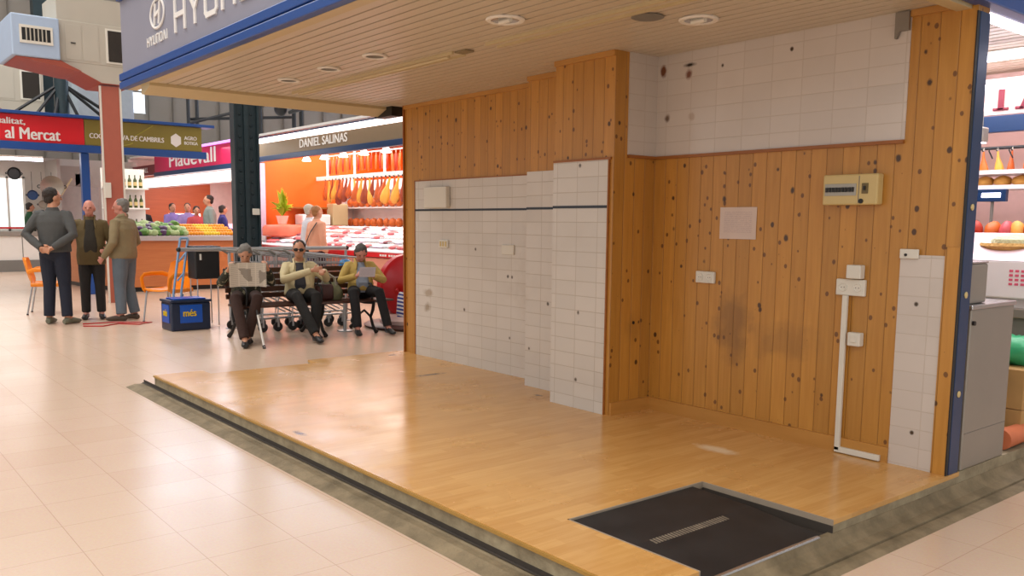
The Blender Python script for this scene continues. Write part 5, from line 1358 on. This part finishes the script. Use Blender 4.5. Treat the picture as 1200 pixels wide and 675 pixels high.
# bags
t = empty('handbag', at(P6, r6, .42, .12, .421), r6, 'large grey green handbag on the bench beside the woman in yellow', 'bag')
mb = MB(); mb.tube([(0, 0, 0), (0, 0, .04), (0, 0, .14), (0, 0, .2), (0, 0, .22)], [(.15, .07), (.18, .09), (.16, .08), (.1, .04), (.06, .02)], 18, hint=(1, 0, 0))
mb.build('body', cloth('grey green leather', '#7c7c5c', .12), t, True)
mb = MB()
for y in (.03, -.03): mb.tube([(-.08, y, .18), (-.07, y, .27), (0, y, .32), (.07, y, .27), (.08, y, .18)], [.014] * 5, 8)
mb.build('handle', mat('pale grey handle', '#a09c8c', .5), t, True)
t = empty('shoulder_bag', (-9.82, 4.98, .421), r6, 'small dark red brown bag on the bench behind the grey green handbag', 'bag')
mb = MB(); mb.box(-.11, .11, -.06, .06, 0, .2, .03); mb.build('body', mat('red brown leather', '#4a2620', .5), t, True)
mb = MB(); mb.tube([(-.1, 0, .17), (-.05, 0, .28), (.05, 0, .28), (.1, 0, .17)], .01, 6); mb.build('strap', BLACK, t, True)

# blue basket stack
NAVY = mat('navy plastic basket', '#12233e', .35, var=.06); BLP = mat('bright blue plastic', '#0c4fb0', .35, var=.06); YEL = mat('yellow print', '#d8b800', .4, var=0)
t = empty('basket_box', (-11.06, 3.5, 0), 0, 'navy blue shopping basket box with yellow lettering on the floor', 'basket')
mb = MB(); mb.box(-.4, 0, 0, .5, 0, .36, .02); mb.build('body', NAVY, t)
mb = MB(); mb.box(-.41, .012, -.012, .512, .36, .392, .008); mb.build('rim', NAVY, t)
mb = MB(); mb.box(-.001, .008, .11, .39, .1, .33, .003); mb.box(-.33, -.07, -.008, .001, .1, .33, .003); mb.build('blue_panel', BLP, t)
text('més', .16, .085, (.009, .15, .185), RX, YEL, t, bold=.008)
text('més', .14, .085, (-.27, -.009, .185), RY, YEL, t, bold=.008)
mb = MB(); mb.box(-.35, -.03, .05, .45, .393, .41, .004); mb.build('stacked_handle', BLP, t)
LBL = mat('light blue plastic tube', '#7da0c4', .35, var=.1)
t = empty('pull_frame', (-11.62, 3.7, 0), 0, 'light blue tubular pull frame leaning up behind the navy basket box', 'frame')
mb = MB()
for q in (0, .1): mb.tube([(0, q, .012), (0, q + .02, .45), (0, q + .12, 1.1), (0, q + .13, 1.16)], .016, 8)
mb.tube([(0, .13, 1.16), (0, .23, 1.16)], .016, 8)
for z in (.3, .6, .85): mb.tube([(0, .02 + z * .09, z), (0, .12 + z * .09, z + .12)], .012, 8)
mb.build('frame', LBL, t, True)
# black bin box on wire legs
t = empty('black_case', (-11.35, 3.92, 0), 0, 'black upright case on thin wire legs behind the newspaper reader', 'case')
mb = MB(); mb.box(-.3, 0, 0, .33, .63, 1.03, .02); mb.build('case', BLACK, t)
mb = MB(); mb.box(-.31, .012, -.012, .342, 1.03, 1.06, .008); mb.build('lid', BLACK, t)
mb = MB(); mb.box(0, .004, .06, .085, .88, .96); mb.build('sticker', PLASTW, t)
for x in (-.28, -.02):
    for y in (.03, .3):
        mb = MB(); mb.tube([(x, y, .01), (x, y, .63)], .008, 6); mb.build('leg', CHROME, t, True)
# cart corral rail
t = empty('guard_rail', (-11.0, 3.62, 0), 0, 'galvanised horizontal tube rail behind the bench', 'rail')
mb = MB(); mb.tube([(0, 0, 1.03), (0, 2.3, 1.03)], .026, 12); mb.build('top_rail', CHROME, t, True)
mb = MB()
for y in (.62, 2.3): mb.tube([(0, y, 0.02), (0, y, 1.0)], .02, 10); mb.lathe([(.001, 0), (.07, 0), (.07, .01), (.001, .012)], 16, Matrix.Translation((0, y, 0)))
mb.build('post', CHROME, t, True)
mb = MB(); mb.ell((0, 2.32, 1.03), (.03, .03, .03)); mb.ell((0, -.02, 1.03), (.03, .03, .03)); mb.build('end_cap', BLACK, t, True)
# nested shopping carts
def cart():
    t = empty('shopping_cart', (0, 0, 0), 0, 'wire shopping cart nested in the row behind the bench', 'shopping cart', 'shopping carts nested behind the bench')
    mb = MB()
    def P(u, v, w):  # u across -1..1, v along 0..1, w up 0..1
        wx = .27 - .05 * v - .03 * (1 - w); z0 = .5 + .1 * v; z1 = 1.0 - .08 * v
        return (u * wx, -.02 + v * .8 - (.0 if v else 0), z0 + (z1 - z0) * w)
    for w in (0, .25, .5, .75, 1): mb.tube([P(-1, 0, w), P(-1, 1, w), P(1, 1, w), P(1, 0, w)], .005 if 0 < w < 1 else .009, 4)
    for k in range(11):
        v = k / 10
        for u in (-1, 1): mb.tube([P(u, v, 0), P(u, v, 1)], .004, 4)
        mb.tube([P(-1, v, 0), P(1, v, 0)], .004, 4)
    for k in range(7):
        u = -1 + k / 3; mb.tube([P(u, 0, 0), P(u, 1, 0), P(u, 1, 1)], .004, 4)
    mb.build('wire_basket', CHROME, t, True)
    mb = MB(); mb.tube([(-.27, -.02, .98), (-.27, -.1, 1.03), (.27, -.1, 1.03), (.27, -.02, .98)], .014, 8); mb.build('handle', GREY, t, True)
    mb = MB()
    for u in (-1, 1): mb.tube([(u * .26, 0, .98), (u * .26, .02, .5), (u * .26, .0, .17), (u * .17, .75, .17)], .012, 8); mb.tube([(u * .2, .1, .5), (u * .17, .7, .2)], .01, 8)
    mb.build('chassis', CHROME, t, True)
    for u, v in ((-1, 0), (1, 0), (-1, 1), (1, 1)):
        x = u * (.26 - .09 * v); y = v * .75; mb = MB()
        mb.cyl((x - .015, y, .062), (x + .015, y, .062), .06, seg=14); w = mb.build('wheel', BLACK, t, True)
        mb = MB(); mb.box(x - .022, x + .022, y - .012, y + .012, .06, .17); mb.build('fork', CHROME, w)
    return t
c0 = cart()
for k in range(5):
    c = c0 if k == 0 else copy_tree(c0)
    c.location = (-10.62, 4.2 + k * .2, 0)
o = lump('blue_bag', mat('sky blue plastic bag', '#2c84c0', .4), (-10.45, 5.62, .8), (.1, .1, .1), 0, 'sky blue bag showing just behind the bench left of the woman in yellow', 'bag', None, 2)

# orange armchairs
def armchair(loc, rz, label):
    t = empty('plastic_armchair', loc, rz, label, 'chair', None)
    mb = MB(); g = []
    for i in range(9):  # seat shell and back shell as one curved sheet with thickness
        pass
    prof = [(-.0, .24, .44), (.0, .22, .452), (0, .1, .44), (0, -.1, .43), (0, -.19, .445), (0, -.235, .52), (0, -.27, .66), (0, -.3, .8), (0, -.305, .83)]
    wd = [.2, .225, .235, .225, .21, .2, .205, .18, .12]
    rows = []
    for (x, y, z), w in zip(prof, wd):
        row = []
        for k in range(9):
            u = -1 + k / 4
            row.append((u * w, y + .05 * u * u * (1 if z > .5 else 0), z + .02 * u * u * (1 if z < .5 else 0)))
        rows.append(row)
    vs = [[mb.bm.verts.new(p) for p in r] for r in rows]
    for i in range(4):
        for k in range(8): mb.bm.faces.new((vs[i][k], vs[i + 1][k], vs[i + 1][k + 1], vs[i][k + 1]))
    mb.bm.verts.ensure_lookup_table()
    # give it thickness
    def thick(mb, d):
        r = bmesh.ops.extrude_face_region(mb.bm, geom=list(mb.bm.faces))
        for v in r['geom']:
            if isinstance(v, bmesh.types.BMVert): v.co += V(d)
    for v in [v for v in mb.bm.verts if not v.link_faces]: mb.bm.verts.remove(v)
    thick(mb, (0, 0, -.014)); mb.build('seat', ORANGE, t, True)
    mb = MB(); vs = [[mb.bm.verts.new(p) for p in r] for r in rows[4:]]
    for i in range(4):
        for k in range(8): mb.bm.faces.new((vs[i][k], vs[i + 1][k], vs[i + 1][k + 1], vs[i][k + 1]))
    thick(mb, (0, -.014, -.0)); mb.build('backrest', ORANGE, t, True)
    for u in (-1, 1):
        mb = MB(); mb.tube([(u * .2, -.24, .62), (u * .255, -.16, .655), (u * .265, .02, .66), (u * .26, .18, .65), (u * .25, .235, .6), (u * .235, .235, .5), (u * .215, .22, .44)], [(.012, .03)] * 4 + [(.012, .035)] * 3, 8, hint=(u, 0, .1))
        mb.tube([(u * .225, .22, .435), (u * .23, -.2, .44)], [(.012, .028)] * 2, 8, hint=(1, 0, 0)); mb.build('armrest', ORANGE, t, True)
    for u in (-1, 1):
        for yy, ye in ((.2, .25), (-.18, -.26)):
            mb = MB(); mb.tube([(u * .2, yy, .43), (u * .225, ye, .012)], .012, 8); lg = mb.build('leg', CHROME, t, True)
            mb = MB(); mb.cyl((u * .225, ye, 0), (u * .225, ye, .02), .015, seg=10); mb.build('foot_cap', BLACK, lg, True)
    return t
armchair((-12.25, 3.86, 0), face(.5, -.87), 'orange plastic armchair with thin metal legs beside the navy basket box')
armchair((-14.3, 2.76, 0), face(.3, .95), 'orange plastic armchair mostly hidden behind the man in the grey sweater')
mb = MB(); mb.tube([(-12.25, 2.75, .008), (-12.1, 2.95, .008), (-12.3, 3.2, .008), (-12.05, 3.4, .008), (-12.2, 3.6, .008), (-12.5, 3.15, .008), (-12.5, 2.8, .008)], .008, 6)
o = mb.build('red_cord', REDD, None, True); tag(o, 'thin red cord lying loosely on the floor at the men\'s feet', 'cord')

# kiddie ride
t = empty('kiddie_ride', (-10.35, 6.3, 0), 0, 'red and yellow coin ride with a striped tube, partly hidden by the pine wall', 'kiddie ride')
mb = MB(); mb.lathe([(.001, 0), (.7, 0), (.72, .03), (.68, .05), (.001, .05)], 36, Matrix.Translation((.45, .1, 0))); mb.build('base_plate', mat('dark brown base', '#4c2c24', .4), t, True)
mb = MB(); mb.lathe([(.001, .051), (.5, .051), (.5, .1), (.42, .15), (.001, .15)], 30, Matrix.Translation((.45, .1, 0))); mb.build('plinth', mat('pinkish white plinth', '#d8b8b0', .4), t, True)
MY = Matrix.Rotation(PI / 2, 4, 'Y')
mb = MB(); mb.lathe([(.001, -.08), (.4, -.08), (.44, -.05), (.44, .05), (.4, .08), (.001, .08)], 36, Matrix.Translation((.15, .12, .52)) @ MY); mb.build('red_disc', REDD, t, True)
mb = MB(); mb.lathe([(.001, 0), (.12, 0), (.13, .02), (.12, .05), (.001, .05)], 24, Matrix.Translation((.42, .02, .45)) @ MY); mb.build('yellow_wheel', mat('yellow plastic', '#e0b800', .3), t, True)
mb = MB(); mb.cyl((.3, .02, .45), (.44, .02, .45), .03); mb.build('hub', BLACK, t, True)
def mat_stripe():
    m, nt, b, N, L = new_mat('blue white stripes'); tc = N.new('ShaderNodeTexCoord'); sp = N.new('ShaderNodeSeparateXYZ'); L.new(tc.outputs['Object'], sp.inputs[0])
    f = nmath(N, L, 'GREATER_THAN', nmath(N, L, 'FRACT', nmath(N, L, 'MULTIPLY', nmath(N, L, 'ADD', sp.outputs[2], nmath(N, L, 'MULTIPLY', sp.outputs[1], .25)), 20)), .5)
    L.new(nmix(N, L, f, srgb('#e4e2e4'), srgb('#1c2f8c')), b.inputs['Base Color']); b.inputs['Roughness'].default_value = .35; return m
mb = MB(); mb.tube([(.55, -.22, .15), (.55, -.22, .2), (.54, -.2, .42), (.52, -.2, .47)], [.05, .06, .055, .03], 16); mb.build('striped_tube', mat_stripe(), t, True)
mb = MB(); mb.ell((.52, -.26, .5), (.02, .02, .025)); mb.tube([(.52, -.2, .46), (.52, -.26, .5)], .008, 6); mb.build('lever', REDD, t, True)
mb = MB(); mb.ell((.62, .0, .2), (.08, .18, .12)); mb.build('white_seat', WHITE, t, True)

# customers and stall keepers
person((-14.35, 7.15, 0), face(-.15, 1), 'woman in salmon top and dark trousers with a shoulder strap at the ham counter',
       J_stand(look=(.1, 1, 0)), s=.98, top=(cloth('salmon top', '#d89c80', .08), 1), bottom=cloth('dark maroon trousers', '#321820'), shoes=BLACK, hair=('full', mat('light brown hair', '#9a6a40', .7)), bulk=1.05, vox=.016)
t = empty('crossbody_bag', (-14.35, 7.15, 0), face(-.15, 1), 'dark strap and small bag across the back of the woman in salmon', 'bag')
mb = MB(); mb.tube([(.15, -.1, 1.38), (.05, -.175, 1.2), (-.08, -.175, 1.02), (-.2, -.12, .9)], [(.016, .004)] * 4, 6); mb.build('strap', BLACK, t, True)
mb = MB(); mb.box(-.27, -.19, -.12, .08, .78, .94, .02); mb.build('pouch', BLACK, t, True)
person((-14.85, 7.25, 0), face(.1, 1), 'white haired man in pale shirt and jeans at the ham counter', J_stand(), s=1.0, top=(cloth('pale blue white shirt', '#c4c4cc', .06), 1), bottom=cloth('blue jeans far', '#3c4a6c'), shoes=BLACK, hair=('full', HAIRW), bulk=1.05, vox=.016)
def keeper(x, ratio, z, s, f_, label, topc, hairm, hk='full', J=None, bulk=1.0, dy=0):
    return person((x, -x * ratio + dy, z), face(*f_), label, J or J_stand(elR=(.24, .1, 1.08), elL=(-.24, .1, 1.08), wrR=(.15, .3, 1.05), wrL=(-.15, .3, 1.05), handR=((-.3, 1, 0), (0, 0, -1), .5), handL=((.3, 1, 0), (0, 0, -1), .5)),
                  s=s, top=(cloth('top ' + topc, topc, .08), 1), bottom=cloth('dark keeper trousers', '#24242a'), shoes=BLACK, hair=(hk, hairm), bulk=bulk, vox=.02)
keeper(-21.4, .288, .12, .98, (-.9, .3), 'blond woman in black top standing behind the beech counter', '#1c1a1e', HAIRB, 'long')
keeper(-23.2, .322, .12, 1.0, (.9, .2), 'person in lilac top among the far fruit stall customers', '#8878b8', HAIRD)
keeper(-22.5, .339, .12, 1.0, (.9, -.4), 'man in violet shirt next to the woman in red at the fruit stall', '#9a86c0', HAIRD)
keeper(-21.7, .349, .12, .95, (1, -.2), 'dark haired woman in red top behind the heaped oranges', '#b84a50', HAIRD, 'bob')
keeper(-20.9, .364, .12, 1.1, (-.2, -1), 'man in grey green shirt standing sideways behind the heaped oranges', '#7c8680', HAIRD, 'full', J_stand(), 1.05)
keeper(-21.8, .379, .12, .97, (.3, 1), 'dark haired person in navy next to the man in grey green', '#2c2a6c', HAIRD, 'bob')
keeper(-27.1, .1795, .12, 1.0, (.3, 1), 'distant dark haired person in green before the lit kitchen window', '#1c4a2c', HAIRD, 'bob')

# ------------------------------------------------------------------ light
def area(name, loc, sx, sy, power, col=(1, 1, 1), rot=(0, 0, 0)):
    l = bpy.data.lights.new(name, 'AREA'); l.shape = 'RECTANGLE'; l.size = sx; l.size_y = sy; l.energy = power; l.color = col
    o = bpy.data.objects.new(name, l); COL.objects.link(o); o.location = loc; o.rotation_euler = rot; return o
area('skylight', (-8, -2, 10.8), 16, 6, 1000, (1, .98, .97))
area('skylight', (-20, 1, 10.8), 14, 8, 1300, (1, .985, .97))
area('skylight', (-14, 14, 10.8), 14, 6, 300, (1, .985, .97))
area('skylight', (3, -6, 9), 8, 10, 600, (1, .985, .97))
area('ham_stall_light', (-15, 9.3, 3.15), 7, 2.6, 260, (1, .93, .85))
area('deli_stall_light', (-23.5, 9.3, 2.85), 8, 2.4, 250, (1, .93, .97))
area('fruit_stall_light', (-19.3, 6.5, 3.1), 2.5, 5, 120, (1, .95, .9))
area('kitchen_light', (-24, 2.5, 3.0), 5, 5, 160, (1, .98, .95))
area('neighbour_light', (-2.9, 6.2, 2.5), 1.6, 2.2, 60, (1, .92, .95))
w = bpy.data.worlds.new('World'); SC.world = w; w.use_nodes = True
bg = next(n for n in w.node_tree.nodes if n.type == 'BACKGROUND'); bg.inputs[0].default_value = (1, .985, .97, 1); bg.inputs[1].default_value = .9

# ------------------------------------------------------------------ camera
F_, CY = 1013.7, 383.6
yw, pt, rl = (math.radians(a) for a in (-50.812, 6.876, -.5537))
fwd = V((math.sin(yw) * math.cos(pt), math.cos(yw) * math.cos(pt), -math.sin(pt))); rgt = V((math.cos(yw), -math.sin(yw), 0)); dwn = fwd.cross(rgt)
rr = rgt * math.cos(rl) + dwn * math.sin(rl); dd = -rgt * math.sin(rl) + dwn * math.cos(rl)
cam = bpy.data.cameras.new('camera'); co = bpy.data.objects.new('camera', cam); COL.objects.link(co)
cam.sensor_width = 36; cam.sensor_fit = 'HORIZONTAL'; cam.lens = F_ * 36 / 1200; cam.shift_y = (CY - 337.5) / 1200; cam.clip_start = .05; cam.clip_end = 200
co.matrix_world = Matrix(((rr.x, -dd.x, -fwd.x, 0), (rr.y, -dd.y, -fwd.y, 0), (rr.z, -dd.z, -fwd.z, 1.4), (0, 0, 0, 1)))
SC.camera = co
SC.view_settings.view_transform = 'Standard'
try: SC.view_settings.look = 'None'
except Exception: pass
SC.view_settings.exposure = -0.07; SC.view_settings.gamma = 1; SC.view_settings.use_curve_mapping = False
try: SC.cycles.use_denoising = True
except Exception: pass
